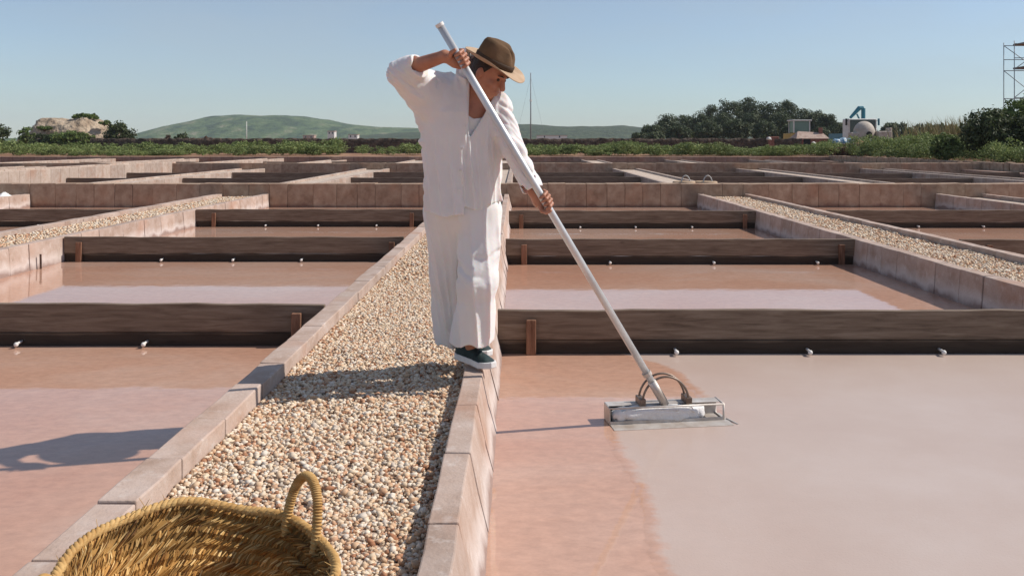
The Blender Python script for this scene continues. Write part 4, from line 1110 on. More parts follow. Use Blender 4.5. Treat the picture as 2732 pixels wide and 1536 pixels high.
def far_house(px, py, w, h, Y, label, mat):
    X = (px - 1378) / 2400 * Y; z = 1.16 + (380 - py) / 2400 * Y
    e = empty('far_house', (X, Y, 0), label, 'building', 'tiny far buildings')
    m = MB(); m.box((X, Y, (z - 0.5) / 2), (w / 2, 3, (z + 0.5) / 2)); m.build('wall', mat, e)
    m = MB(); m.box((X, Y, z + h * 0.1), (w / 2 + 0.2, 3.2, h * 0.1)); m.build('roof', M_TILE, e)
    for k in (-0.25, 0.25):
        m = MB(); m.box((X + w * k, Y - 3.02, z - h * 0.35), (0.35, 0.04, 0.5)); m.build('window', M_DARKGLASS, e)
far_house(886, 353, 3.5, 2, 480, 'tiny white tower at the foot of the green hill', M_WHITE)
far_house(944, 362, 5, 2, 500, 'tiny pale house at the foot of the green hill', M_WHITE)
far_house(826, 364, 6, 2, 500, 'tiny pinkish house left of the white tower', M_TILE)
far_house(1472, 364, 16, 1.5, 480, 'long low pale shed beyond the wall, right of the mast', M_WHITE)

# ------------------------------------------------------------------ air: a thin even haze round everything
def haze():
    m = bpy.data.materials.new('haze'); m.use_nodes = True
    n, l = m.node_tree.nodes, m.node_tree.links
    n.clear(); out = n.new('ShaderNodeOutputMaterial'); v = n.new('ShaderNodeVolumePrincipled')
    v.inputs['Color'].default_value = (0.80, 0.88, 0.95, 1); v.inputs['Density'].default_value = 0.00018; v.inputs['Anisotropy'].default_value = 0.0
    l.new(v.outputs[0], out.inputs['Volume'])
    b = MB(); b.box((0, 1100, 34.0), (2650, 1550, 36.0))
    tag(b.build('haze', m), kind='stuff')
haze()
# ------------------------------------------------------------------ implicit modelling (body, clothes)
def surface_nets(fn, lo, hi, h, B=20):
    lo = np.array(lo, np.float32); hi = np.array(hi, np.float32)
    n = np.ceil((hi - lo) / h).astype(int) + 1
    D = np.full(n, 1.0, np.float32)
    ax = [lo[i] + h * np.arange(n[i], dtype=np.float32) for i in range(3)]
    rad = h * B * 0.5 * 1.7321
    for i in range(0, n[0], B):
        for j in range(0, n[1], B):
            for k in range(0, n[2], B):
                X, Y, Z = ax[0][i:i+B], ax[1][j:j+B], ax[2][k:k+B]
                c = np.array([[(X[0]+X[-1])/2, (Y[0]+Y[-1])/2, (Z[0]+Z[-1])/2]], np.float32)
                d = float(fn(c)[0])
                if abs(d) > rad * 1.5 + 0.03:
                    D[i:i+B, j:j+B, k:k+B] = d; continue
                G = np.stack(np.meshgrid(X, Y, Z, indexing='ij'), -1)
                D[i:i+B, j:j+B, k:k+B] = fn(G.reshape(-1, 3)).reshape(G.shape[:3])
    S = D < 0
    C = [(a, b, c) for a in (0, 1) for b in (0, 1) for c in (0, 1)]
    cnt = sum(S[a:n[0]-1+a, b:n[1]-1+b, c:n[2]-1+c].astype(np.int8) for a, b, c in C)
    act = (cnt > 0) & (cnt < 8)
    idx = np.argwhere(act)
    ids = np.full(act.shape, -1, np.int64); ids[act] = np.arange(len(idx))
    acc = np.zeros((len(idx), 3), np.float32); w = np.zeros(len(idx), np.float32)
    for a in range(8):
        for b in range(a + 1, 8):
            ca, cb = np.array(C[a]), np.array(C[b])
            if np.abs(ca - cb).sum() != 1: continue
            ia, ib = idx + ca, idx + cb
            da, db = D[ia[:, 0], ia[:, 1], ia[:, 2]], D[ib[:, 0], ib[:, 1], ib[:, 2]]
            mk = (da < 0) != (db < 0)
            t = np.where(mk, da / np.where(mk, da - db, 1), 0)[:, None]
            acc += np.where(mk[:, None], ia + (ib - ia) * t, 0); w += mk
    V = lo + h * acc / w[:, None]
    Fs = []
    for axn in range(3):
        o = [0, 0, 0]; o[axn] = 1
        s0 = S[tuple(slice(0, n[q] - 1) if q == axn else slice(1, n[q] - 1) for q in range(3))]
        s1 = S[tuple(slice(1, n[q]) if q == axn else slice(1, n[q] - 1) for q in range(3))]
        for flip, mk in ((False, s0 & ~s1), (True, ~s0 & s1)):
            e = np.argwhere(mk)
            for q in range(3):
                if q != axn: e[:, q] += 1
            u, v = (axn + 1) % 3, (axn + 2) % 3
            def at(du, dv):
                p = e.copy(); p[:, u] -= du; p[:, v] -= dv
                return ids[p[:, 0], p[:, 1], p[:, 2]]
            q4 = np.stack([at(1, 1), at(0, 1), at(0, 0), at(1, 0)], 1)
            Fs.append(q4[:, ::-1] if flip else q4)
    F = np.concatenate(Fs)
    return V, F[(F >= 0).all(1)]

def dot(a, b): return (a * b).sum(-1)
def cone(P, a, b, r1, r2):
    a = np.array(a, np.float32); b = np.array(b, np.float32); ba = b - a
    t = np.clip(dot(P - a, ba) / dot(ba, ba), 0, 1)
    return np.linalg.norm(P - a - t[:, None] * ba, axis=1) - (r1 + (r2 - r1) * t)
def ell(P, c, r, M=None):
    Q = P - np.array(c, np.float32)
    if M is not None: Q = Q @ M.T
    r = np.array(r, np.float32)
    k0 = np.linalg.norm(Q / r, axis=1); k1 = np.linalg.norm(Q / (r * r), axis=1) + 1e-9
    return k0 * (k0 - 1) / k1
def smin(a, b, k):
    h = np.clip(0.5 + 0.5 * (b - a) / k, 0, 1)
    return b + (a - b) * h - k * h * (1 - h)
def smax(a, b, k): return -smin(-a, -b, k)

# pole axis of the rake
PT = np.array([-0.365, 4.25, 1.716]); PB = np.array([0.774, 4.717, -0.205])
PD = (PB - PT) / np.linalg.norm(PB - PT)
POLE_R = 0.0185
HA = PT + (PB - PT) * 0.085        # upper grip
HB = PT + (PB - PT) * 0.440        # lower grip

def hand_prims(A, wrist, thumb_up=1.0):
    """list of (a,b,r1,r2,k): palm behind the pole, four fingers curling round it, thumb closing from the near side"""
    e2 = np.array([0.0, 1.0, 0.0]) - PD * PD[1]; e2 /= np.linalg.norm(e2)
    e1 = np.cross(e2, PD); e1 /= np.linalg.norm(e1)
    if e1[0] < 0: e1 = -e1                                     # towards the right of the view
    W = np.array(wrist)
    out = []
    offs = [-0.034, -0.012, 0.010, 0.031]; ln = [0.95, 1.05, 1.0, 0.82]
    for o, s in zip(offs, ln):
        k0 = A + PD * o + e2 * 0.026 - e1 * 0.020
        k1 = A + PD * o + e2 * 0.024 + e1 * 0.022
        k2 = A + PD * (o + 0.002) - e2 * 0.008 + e1 * 0.0315 * s
        k3 = A + PD * (o + 0.004) - e2 * 0.030 + e1 * 0.012 * s
        k4 = A + PD * (o + 0.005) - e2 * 0.0295 - e1 * 0.010 * s
        out.append((W * 0.45 + k0 * 0.55, k0, 0.014, 0.0125, 0.012))
        out.append((k0, k1, 0.0115, 0.0105, 0.006)); out.append((k1, k2, 0.0105, 0.0095, 0.004)); out.append((k2, k3, 0.0095, 0.009, 0.003)); out.append((k3, k4, 0.009, 0.0075, 0.003))
    pc = A + e2 * 0.030 - e1 * 0.028
    out.append((W, pc, 0.026, 0.030, 0.015))
    t0 = W * 0.35 + pc * 0.65 - e2 * 0.010 - PD * 0.015 * thumb_up; t1 = A - PD * 0.040 * thumb_up - e1 * 0.034 - e2 * 0.006; t2 = A - PD * 0.052 * thumb_up - e1 * 0.020 - e2 * 0.026; t3 = A - PD * 0.054 * thumb_up + e1 * 0.002 - e2 * 0.030
    out += [(t0, t1, 0.014, 0.0125, 0.008), (t1, t2, 0.0115, 0.0105, 0.004), (t2, t3, 0.0105, 0.0085, 0.003)]
    return out

# joints
HEAD = np.array([-0.135, 4.50, 1.503])
HF = np.array([0.78, -0.46, -0.58]); HF /= np.linalg.norm(HF)
HU = np.array([0.0, 0.0, 1.0]) - HF * HF[2]; HU /= np.linalg.norm(HU)
HS = np.cross(HF, HU)
HM = np.stack([HS, HF, HU]).astype(np.float32)      # world -> head (side, front, up)
def hw(s, f, u): return HEAD + HS * s + HF * f + HU * u
R_SH, R_EL, R_WR = (-0.395, 4.62, 1.395), (-0.575, 4.45, 1.508), (-0.345, 4.325, 1.572)
L_SH, L_EL, L_WR = (-0.105, 4.585, 1.345), (-0.012, 4.53, 1.12), (0.082, 4.478, 0.918)
L_HIP, L_KN, L_AN = (-0.20, 4.65, 0.80), (-0.196, 4.565, 0.45), (-0.232, 4.675, 0.085)
R_HIP, R_KN, R_AN = (-0.345, 4.67, 0.80), (-0.335, 4.78, 0.45), (-0.250, 4.915, 0.09)

body_list = [
    ((-0.272, 4.66, 0.82), (-0.275, 4.64, 1.05), 0.115, 0.105, 0.05), ((-0.275, 4.64, 1.05), (-0.250, 4.61, 1.29), 0.105, 0.108, 0.05),
    ((-0.375, 4.62, 1.39), (-0.135, 4.59, 1.355), 0.065, 0.065, 0.05), ((-0.235, 4.595, 1.395), (-0.170, 4.545, 1.455), 0.062, 0.055, 0.03),
    ((R_SH), (R_EL), 0.056, 0.044, 0.03), ((R_EL), (R_WR), 0.045, 0.029, 0.02), ((L_SH), (L_EL), 0.054, 0.042, 0.03), ((L_EL), (L_WR), 0.043, 0.029, 0.02),
    ((L_HIP), (L_KN), 0.088, 0.058, 0.03), ((L_KN), (L_AN), 0.056, 0.036, 0.02), ((R_HIP), (R_KN), 0.088, 0.058, 0.03), ((R_KN), (R_AN), 0.056, 0.036, 0.02),
] + hand_prims(HA, R_WR, 1.0) + hand_prims(HB, L_WR, -1.0)
def head_sdf(P):
    Q = ((P - HEAD.astype(np.float32)) @ HM.T)
    s, f, u = Q[:, 0], Q[:, 1], Q[:, 2]
    d = ell(Q, (0, -0.012, 0.025), (0.076, 0.096, 0.098))                   # skull
    d = smin(d, ell(Q, (0, 0.018, -0.050), (0.060, 0.070, 0.072)), 0.03)     # face
    d = smin(d, ell(Q, (0, 0.052, -0.100), (0.026, 0.024, 0.022)), 0.025)    # chin
    d = smin(d, cone(Q, (0, 0.088, 0.012), (0, 0.108, -0.028), 0.009, 0.014), 0.012)      # nose
    d = smin(d, ell(Q, (0, 0.080, 0.026), (0.045, 0.014, 0.010)), 0.014)     # brow
    for q in (-1, 1):
        d = smin(d, ell(Q, (q * 0.038, 0.062, -0.026), (0.022, 0.020, 0.018)), 0.016)   # cheek
        d = smax(d, -ell(Q, (q * 0.030, 0.094, 0.008), (0.017, 0.013, 0.009)), 0.010)   # eye socket
        d = smin(d, ell(Q, (q * 0.077, -0.006, -0.008), (0.009, 0.020, 0.032)), 0.006)  # ear
    d = smin(d, ell(Q, (0, 0.086, -0.060), (0.024, 0.012, 0.007)), 0.008)    # upper lip
    d = smin(d, ell(Q, (0, 0.083, -0.074), (0.021, 0.012, 0.008)), 0.008)    # lower lip
    return smax(d, -ell(Q, (0, 0.100, -0.0665), (0.026, 0.014, 0.0022)), 0.003)
BL = [(np.array(a, np.float32), np.array(b, np.float32), r1, r2, k) for a, b, r1, r2, k in body_list]
B_MID = np.array([(a + b) / 2 for a, b, *_ in BL]); B_RAD = np.array([np.linalg.norm(b - a) / 2 + max(r1, r2) for a, b, r1, r2, k in BL])
def body_sdf(P):
    c = P.mean(axis=0); R0 = np.linalg.norm(P - c, axis=1).max()
    dist = np.linalg.norm(B_MID - c, axis=1) - B_RAD
    keep = [i for i in range(len(BL)) if dist[i] < max(dist.min(), 0) + 2 * R0 + 0.14]
    d = None
    for i in keep:
        a, b, r1, r2, k = BL[i]; q = cone(P, a, b, r1, r2)
        d = q if d is None else smin(d, q, k)
    if np.linalg.norm(HEAD - c) < R0 + 0.35:
        h = head_sdf(P); d = smin(d, h, 0.018)
    return d

PERSON = empty('person', (-0.25, 4.72, -0.02), 'person in loose white linen and brown hat raking salt from the kerb', 'person')
def skin_mat():
    m = noisy('tanned_skin', [(0.35, (0.36, 0.155, 0.095)), (0.65, (0.46, 0.215, 0.135))], scale=14, rough=0.5, bump=0.15, bscale=160, bdist=0.002, spec=0.4)
    b = m.node_tree.nodes['Principled BSDF']; b.inputs['Subsurface Weight'].default_value = 0.12; b.inputs['Subsurface Scale'].default_value = 0.01
    return m
M_SKIN = skin_mat()
V, F = surface_nets(body_sdf, (-0.68, 4.17, -0.02), (0.24, 5.02, 1.66), 0.0042)
BODY = npobj('body', V, F, M_SKIN, parent=PERSON, smooth=True)

# small face parts
M_EYE, _a, _b, _c = mat_base('eye', (0.05, 0.03, 0.02), 0.15)
M_LIP, _a, _b, _c = mat_base('lips', (0.30, 0.10, 0.08), 0.5)
M_HAIR = noisy('dark_hair', [(0.3, (0.012, 0.009, 0.007)), (0.7, (0.045, 0.03, 0.022))], scale=30, stretch=(1, 1, 8), rough=0.5, bump=0.6, bscale=80, bdist=0.004)
for q in (-1, 1):
    m = MB(); m.ball(hw(q * 0.030, 0.0795, 0.005), 0.0080, 10, 7); m.build('eye', M_EYE, BODY, smooth=True)
    m = MB(); m.tube([hw(q * 0.014, 0.094, 0.026), hw(q * 0.030, 0.092, 0.031), hw(q * 0.048, 0.078, 0.026)], [0.003, 0.004, 0.002], 6); m.build('eyebrow', M_HAIR, BODY, smooth=True)
def hair_sdf(P):
    Q = ((P - HEAD.astype(np.float32)) @ HM.T)
    d = ell(Q, (0, -0.016, 0.022), (0.081, 0.100, 0.098))
    d = d + 0.0022 * vnoise(Q * np.array([160, 160, 20], np.float32))
    d = smax(d, Q[:, 1] * 1.0 + Q[:, 2] * -0.55 - 0.012, 0.01)
    d = smax(d, -(Q[:, 2] + 0.062), 0.01)
    return d
V, F = surface_nets(hair_sdf, HEAD - 0.14, HEAD + 0.14, 0.004)
npobj('hair', V, F, M_HAIR, parent=PERSON, smooth=True)

# ---- linen clothes
def linen(name, c0, c1):
    m = noisy(name, [(0.3, c0), (0.7, c1)], scale=3.0, rough=0.95, bump=0.5, bscale=9, bdist=0.012, spec=0.15)
    b = m.node_tree.nodes['Principled BSDF']
    b.inputs['Sheen Weight'].default_value = 0.25; b.inputs['Sheen Roughness'].default_value = 0.6
    b.inputs['Subsurface Weight'].default_value = 0.25; b.inputs['Subsurface Scale'].default_value = 0.06
    return m
M_LINEN = linen('white_linen', (0.67, 0.655, 0.65), (0.76, 0.75, 0.745))
M_LINEN2 = linen('white_linen_shirt_inner', (0.70, 0.685, 0.67), (0.77, 0.76, 0.75))

TZ = np.array([0.78, 0.90, 1.02, 1.13, 1.23, 1.31, 1.38, 1.44, 1.48])
TCX = np.array([-0.272, -0.274, -0.277, -0.280, -0.281, -0.274, -0.258, -0.235, -0.222])
TRX = np.array([0.192, 0.195, 0.199, 0.203, 0.204, 0.196, 0.165, 0.110, 0.07])
TCY = np.array([4.655, 4.645, 4.635, 4.628, 4.622, 4.615, 4.61, 4.605, 4.60])
TRY = np.array([0.160, 0.157, 0.152, 0.147, 0.145, 0.138, 0.115, 0.085, 0.065])
def torso(P, grow=0.0):
    z = P[:, 2]
    cx = np.interp(z, TZ, TCX); rx = np.interp(z, TZ, TRX) + grow; cy = np.interp(z, TZ, TCY); ry = np.interp(z, TZ, TRY) + grow
    q = np.sqrt(((P[:, 0] - cx) / rx) ** 2 + ((P[:, 1] - cy) / ry) ** 2)
    return ((q - 1) * np.minimum(rx, ry)).astype(np.float32)
def folds(P, f1, a1, f2, a2):
    w = vnoise(P * 5.0)[:, None] * 0.12
    Q = P + w
    r1 = 1 - np.abs(vnoise(Q * np.array(f1, np.float32))) * 2
    r2 = 1 - np.abs(vnoise(Q * np.array(f2, np.float32) + 31)) * 2
    return a1 * r1 + a2 * r2
def drape(P, cx, cy, n, amp, seed=0.0):
    """long hanging folds running down a garment that encloses the axis (cx, cy)"""
    ang = np.arctan2(P[:, 1] - cy, P[:, 0] - cx)
    w = vnoise(P * np.array([4, 4, 1.6], np.float32) + seed)
    s_ = np.sin(n * ang + 3.2 * w + P[:, 2] * 2.0)
    ridge = (1 - np.abs(s_)) ** 1.6
    mask = np.clip(0.5 + 0.9 * vnoise(P * np.array([5, 5, 2.2], np.float32) + 9 + seed), 0, 1.2)
    return (-amp * (ridge * 2 - 0.7) * mask).astype(np.float32)
def neck_cut(P):
    """V opening that runs down the front of the shirt, wide at the collar"""
    z = P[:, 2]
    cx = np.interp(z, [1.19, 1.30, 1.46], [-0.232, -0.200, -0.155]); hwid = np.interp(z, [1.19, 1.30, 1.46], [0.004, 0.040, 0.080])
    d = np.abs(P[:, 0] - cx) - hwid
    d = np.maximum(d, P[:, 1] - 4.60)
    return np.maximum(d, 1.19 - z)
def shirt_sdf(P):
    d = torso(P)
    d = smin(d, cone(P, (-0.375, 4.62, 1.385), (-0.235, 4.60, 1.425), 0.092, 0.062), 0.05)
    d = smin(d, cone(P, (-0.110, 4.585, 1.345), (-0.220, 4.595, 1.405), 0.074, 0.066), 0.05)
    # raised right arm, sleeve hanging loose beneath it
    d = smin(d, cone(P, (-0.40, 4.62, 1.365), (-0.572, 4.452, 1.500), 0.118, 0.062), 0.06)
    d = smin(d, cone(P, (-0.43, 4.60, 1.30), (-0.56, 4.47, 1.475), 0.060, 0.050), 0.05)
    cu = np.array(R_EL) + (np.array(R_WR) - np.array(R_EL)) * 0.34
    d = smin(d, cone(P, (-0.572, 4.452, 1.500), cu, 0.060, 0.058), 0.03)
    # left arm reaching down
    d = smin(d, cone(P, (-0.105, 4.585, 1.335), L_EL, 0.078, 0.062), 0.04)
    cl_ = np.array(L_EL) + (np.array(L_WR) - np.array(L_EL)) * 0.93
    d = smin(d, cone(P, L_EL, cl_, 0.062, 0.055), 0.03)
    # open cuffs
    ax = (np.array(R_WR) - np.array(R_EL)); ax /= np.linalg.norm(ax)
    d = np.maximum(d, np.where(np.linalg.norm(P - cu, axis=1) < 0.16, np.where(P[:, 1] < 4.50, dot(P - cu, ax) - 0.016, -1), -1))
    al = (np.array(L_WR) - np.array(L_EL)); al /= np.linalg.norm(al)
    d = np.maximum(d, np.where(np.linalg.norm(P - cl_, axis=1) < 0.12, dot(P - cl_, al) - 0.012, -1))
    d = np.maximum(d, cone(P, cu + ax * 0.05, cu - ax * 0.03, 0.052, 0.044) * -1)
    d = np.maximum(d, cone(P, cl_ + al * 0.05, cl_ - al * 0.03, 0.048, 0.040) * -1)
    # folds: long hanging ones on the trunk, rings on the sleeves
    tr = drape(P, -0.274, 4.63, 5.0, 0.013) + drape(P, -0.274, 4.63, 11.0, 0.007, 5.0) + 0.004 * vnoise(P * np.array([24, 24, 10], np.float32)) + 0.0016 * vnoise(P * np.array([60, 60, 30], np.float32)) - 0.004
    zc = P[:, 2]
    onarm = np.clip((np.abs(P[:, 0] + 0.27) - 0.16) / 0.08, 0, 1) * np.clip((zc - 0.88) / 0.05, 0, 1)
    sl = folds(P + np.stack([P[:, 2] * 0.5, P[:, 0] * 0, P[:, 0] * 0.5], 1), (9, 8, 17), 0.010, (26, 22, 36), 0.004)
    d = d + tr * (1 - onarm) + sl * onarm
    # overlapping front: the left panel lies over the right one
    xe = np.interp(zc, [0.78, 0.95, 1.27, 1.45], [-0.262, -0.268, -0.238, -0.236]) + 0.004 * np.sin(zc * 40)
    front = P[:, 1] < 4.60
    d = d - np.where(front, 0.010 * np.clip((xe - P[:, 0]) / 0.004, 0, 1), 0) - np.where(front, 0.003 * np.clip(1 - np.abs(P[:, 0] - xe + 0.020) / 0.018, 0, 1), 0)
    # hem: lower at the left panel, slit at the side
    hem = np.interp(P[:, 0], [-0.48, -0.30, -0.262, -0.2615, -0.16, -0.06], [0.80, 0.785, 0.79, 0.835, 0.822, 0.865]) + 0.008 * np.sin(P[:, 0] * 38)
    d = np.maximum(d, np.where(zc < 0.9, hem - zc, -1))
    d = np.maximum(d, -neck_cut(P))
    # hollow under the hem
    d = np.maximum(d, -np.maximum(torso(P, -0.016), np.maximum(zc - 0.86, 0.70 - zc)))
    # collar
    cz = np.array([-0.205, 4.578, 1.452], np.float32); Q = P - cz
    rr = np.sqrt((Q[:, 0] / 1.05) ** 2 + Q[:, 1] ** 2)
    tilt = Q[:, 2] - 0.35 * Q[:, 1] + 0.25 * Q[:, 0]
    col = np.maximum(np.abs(rr - 0.083 - 0.15 * np.abs(tilt)) - 0.008, np.abs(tilt) - 0.040)
    col = np.maximum(col, np.where(Q[:, 1] < 0, 0.030 + (-Q[:, 1]) * 0.35 - np.abs(Q[:, 0] - 0.012), -1))
    d = smin(d, col.astype(np.float32), 0.008)
    return d
V, F = surface_nets(shirt_sdf, (-0.70, 4.30, 0.74), (0.20, 4.86, 1.63), 0.0052)
SHIRT = npobj('shirt', V, F, M_LINEN, parent=PERSON, smooth=True)
for z in (1.235, 1.13, 1.02, 0.92):
    xe = float(np.interp(z, [0.78, 0.95, 1.27, 1.45], [-0.262, -0.268, -0.238, -0.236])) - 0.018
    cy = float(np.interp(z, TZ, TCY) - np.interp(z, TZ, TRY))
    m = MB(); m.tube([(xe, cy - 0.010, z), (xe, cy - 0.018, z)], 0.0062, 12); m.build('button', M_PVC, SHIRT)
# vest under the open collar
def vest_sdf(P):
    d = torso(P, -0.012) + folds(P, (14, 12, 5), 0.004, (30, 30, 12), 0.002)
    top = np.interp(P[:, 0], [-0.30, -0.215, -0.17, -0.10], [1.33, 1.275, 1.282, 1.345])
    d = np.maximum(d, P[:, 2] - top); d = np.maximum(d, 1.05 - P[:, 2])
    return np.maximum(d, P[:, 1] - 4.60)
V, F = surface_nets(vest_sdf, (-0.5, 4.40, 1.03), (-0.04, 4.64, 1.40), 0.006)
npobj('vest', V, F, M_LINEN2, parent=PERSON, smooth=True)

def trouser_sdf(P):
    r = cone(P, (-0.340, 4.675, 0.80), (-0.338, 4.785, 0.45), 0.142, 0.114)
    r = smin(r, cone(P, (-0.338, 4.785, 0.45), (-0.304, 4.885, 0.00), 0.114, 0.130), 0.05)
    hr = 0.075 + 0.010 * np.sin(P[:, 0] * 60)
    r = r + drape(P, -0.325, 4.76, 4.0, 0.013, 2.0) + drape(P, -0.325, 4.76, 7.0, 0.006, 7.0) + 0.002 * vnoise(P * np.array([26, 26, 10], np.float32))
    r = np.maximum(r, hr - P[:, 2])
    l = cone(P, (-0.195, 4.645, 0.80), (-0.196, 4.560, 0.45), 0.122, 0.098)
    l = smin(l, cone(P, (-0.196, 4.560, 0.45), (-0.240, 4.655, 0.02), 0.098, 0.112), 0.05)
    cr = np.clip(1 - np.abs(P[:, 2] - 0.50) / 0.22, 0, 1)
    l = l + drape(P, -0.205, 4.63, 4.0, 0.012, 3.0) * (1 - 0.4 * cr) + cr * folds(P + 3, (7, 7, 19), 0.009, (20, 16, 40), 0.002) + 0.002 * vnoise(P * np.array([26, 26, 10], np.float32))
    hl = 0.128 + 0.010 * np.sin(P[:, 0] * 50 + 1.0)
    l = np.maximum(l, hl - P[:, 2])
    d = smin(r, l, 0.004)
    d = smin(d, cone(P, (-0.272, 4.655, 0.82), (-0.274, 4.65, 0.92), 0.150, 0.135), 0.05)
    # hollow legs at the hems
    d = np.maximum(d, -np.maximum(cone(P, (-0.338, 4.785, 0.45), (-0.304, 4.885, 0.00), 0.092, 0.100), P[:, 2] - 0.25))
    d = np.maximum(d, -np.maximum(cone(P, (-0.196, 4.560, 0.45), (-0.240, 4.655, 0.02), 0.078, 0.086), P[:, 2] - 0.25))
    return d
V, F = surface_nets(trouser_sdf, (-0.54, 4.42, 0.02), (-0.02, 5.08, 1.0), 0.0055)
npobj('trousers', V, F, M_LINEN, parent=PERSON, smooth=True)

# ---- shoes
M_SHOE = noisy('dark_teal_mesh', [(0.3, (0.010, 0.020, 0.022)), (0.7, (0.022, 0.045, 0.048))], scale=30, rough=0.65, bump=0.5, bscale=220, bdist=0.002)
M_SOLE = noisy('white_sole', [(0.3, (0.60, 0.60, 0.60)), (0.7, (0.75, 0.75, 0.74))], scale=20, rough=0.7, bump=0.2)
def shoe(heel, toe, zs, pitch=0.0):
    heel = np.array(heel); toe = np.array(toe); ax = toe - heel; ax[2] = 0; L = np.linalg.norm(ax); ax /= L; sd = np.array([-ax[1], ax[0], 0.0])
    zr = lambda t: zs + pitch * (1 - t)
    def loc(P):
        Q = P - heel; t = Q @ ax / L; s = Q @ sd; return t, s
    wid = lambda t: np.interp(t, [-.06, 0.05, 0.3, 0.5, 0.72, 0.9, 1.02], [0.02, 0.033, 0.034, 0.036, 0.047, 0.040, 0.015])
    def sole(P):
        t, s = loc(P); z = P[:, 2] - zr(np.clip(t, 0, 1)) - 0.010 * np.clip(t - 0.75, 0, 1) / 0.25
        d = np.maximum(np.abs(s) - wid(t) - 0.004, np.abs(z - 0.016) - 0.016)
        return np.maximum(d, np.maximum(-0.06 - t, t - 1.02) * L).astype(np.float32)
    def upper(P):
        t, s = loc(P); z = P[:, 2] - zr(np.clip(t, 0, 1)) - 0.026
        top = np.interp(t, [-.06, 0.0, 0.12, 0.30, 0.45, 0.65, 0.85, 1.0], [0.050, 0.068, 0.070, 0.074, 0.062, 0.042, 0.030, 0.012])
        q = np.sqrt((s / (wid(t) + 0.001)) ** 2 + (np.clip(z, 0, 1) / top) ** 2.0)
        d = (q - 1) * 0.032
        d = np.maximum(d, -z)
        return np.maximum(d, np.maximum(-0.05 - t, t - 1.0) * L).astype(np.float32)
    lo = np.minimum(heel, toe) - 0.08; hi = np.maximum(heel, toe) + 0.08; lo[2] = zs - 0.03; hi[2] = zs + 0.14 + pitch
    V, F = surface_nets(upper, lo, hi, 0.004)
    s = npobj('shoe', V, F, M_SHOE, parent=PERSON, smooth=True)
    V, F = surface_nets(sole, lo, hi, 0.004)
    npobj('sole', V, F, M_SOLE, parent=s, smooth=True)
    m = MB()
    for k in range(4):
        t = 0.42 + 0.09 * k; c = heel + ax * L * t; zt = zr(t) + 0.026 + float(np.interp(t, [0.30, 0.45, 0.65, 0.85], [0.074, 0.062, 0.042, 0.030])) * 0.98
        m.tube([c - sd * 0.018 + np.array([0, 0, zt - c[2] - 0.004]), c + np.array([0, 0, zt - c[2] + 0.003]), c + sd * 0.018 + np.array([0, 0, zt - c[2] - 0.004])], 0.003, 5)
    m.build('lace', M_SHOE, s)
shoe((-0.300, 4.725, 0), (-0.118, 4.560, 0), 0.004, 0.022)
shoe((-0.290, 4.960, 0), (-0.145, 4.815, 0), 0.004, 0.03)

# ---- hat
HFh = np.array([0.86, -0.43, -0.52]); HFh /= np.linalg.norm(HFh)
HUh = np.array([0.0, 0.0, 1.0]) - HFh * HFh[2]; HUh /= np.linalg.norm(HUh)
HSh = np.cross(HFh, HUh)
HC = HEAD + HU * 0.048 + HF * -0.004
def hatp(s, f, u): return HC + HSh * s + HFh * f + HUh * u
HAT = empty('hat', tuple(HC), None, None); HAT.parent = PERSON; HAT.location = Vector(HC) - wloc(PERSON)
M_FELT = noisy('brown_felt', [(0.3, (0.115, 0.070, 0.040)), (0.7, (0.175, 0.112, 0.068))], scale=12, rough=0.95, bump=0.3, bscale=120, bdist=0.002, spec=0.1)
M_BRIM = noisy('tan_felt', [(0.3, (0.40, 0.28, 0.185)), (0.7, (0.52, 0.39, 0.28))], scale=12, rough=0.95, bump=0.3, bscale=120, bdist=0.002, spec=0.1)
M_BAND = noisy('dark_band', [(0.3, (0.045, 0.026, 0.015)), (0.7, (0.07, 0.042, 0.025))], scale=30, rough=0.7, bump=0.2)
n = 64
V = []; F = []
prof = [(0.086, 0.104, 0.0), (0.087, 0.105, 0.02), (0.084, 0.102, 0.06), (0.079, 0.097, 0.095), (0.070, 0.088, 0.113), (0.056, 0.074, 0.121), (0.040, 0.056, 0.120), (0.020, 0.030, 0.117), (0.002, 0.003, 0.116)]
for a, b, u in prof:
    for k in range(n):
        t = 2 * math.pi * k / n; s = a * math.cos(t); f = b * math.sin(t); uu = u
        if u > 0.05:
            uu -= 0.040 * math.exp(-(s / 0.030) ** 2) * min(1, (u - 0.05) / 0.05) * (0.55 + 0.45 * (f / 0.09))          # centre crease
            pin = math.exp(-((f - 0.060) / 0.034) ** 2) * min(1, max(0, (u - 0.05) / 0.045))
            s *= 1 - 0.55 * pin                                                                                       # front pinch
            uu += 0.012 * max(0, -f) / 0.09 * 0
            uu -= 0.016 * max(0, f) / 0.09
        V.append(hatp(s, f, uu))
for j in range(len(prof) - 1):
    for k in range(n): F.append((j * n + k, j * n + (k + 1) % n, (j + 1) * n + (k + 1) % n, (j + 1) * n + k))
npobj('crown', np.array(V), np.array(F), M_FELT, parent=HAT, smooth=True)
V = []; F = []
rings = [(0.0, 1), (0.3, 1), (0.65, 1), (0.95, 1), (1.0, 0.3), (0.97, -1), (0.65, -1), (0.3, -1), (0.0, -1)]
for q, sg in rings:
    for k in range(n):
        t = 2 * math.pi * k / n; cs, sn = math.cos(t), math.sin(t)
        s = (0.084 + q * 0.066) * cs; f = (0.100 + q * (0.082 if sn > 0 else 0.066)) * sn
        u = 0.004 + q * q * (0.022 * cs * cs - 0.016 * max(sn, 0) ** 2 + 0.012 * max(-sn, 0)) + 0.0022 * sg + 0.003 * math.sin(3 * t + 1) * q
        V.append(hatp(s, f, u))
for j in range(len(rings)):
    for k in range(n): F.append((j * n + k, j * n + (k + 1) % n, ((j + 1) % len(rings)) * n + (k + 1) % n, ((j + 1) % len(rings)) * n + k))
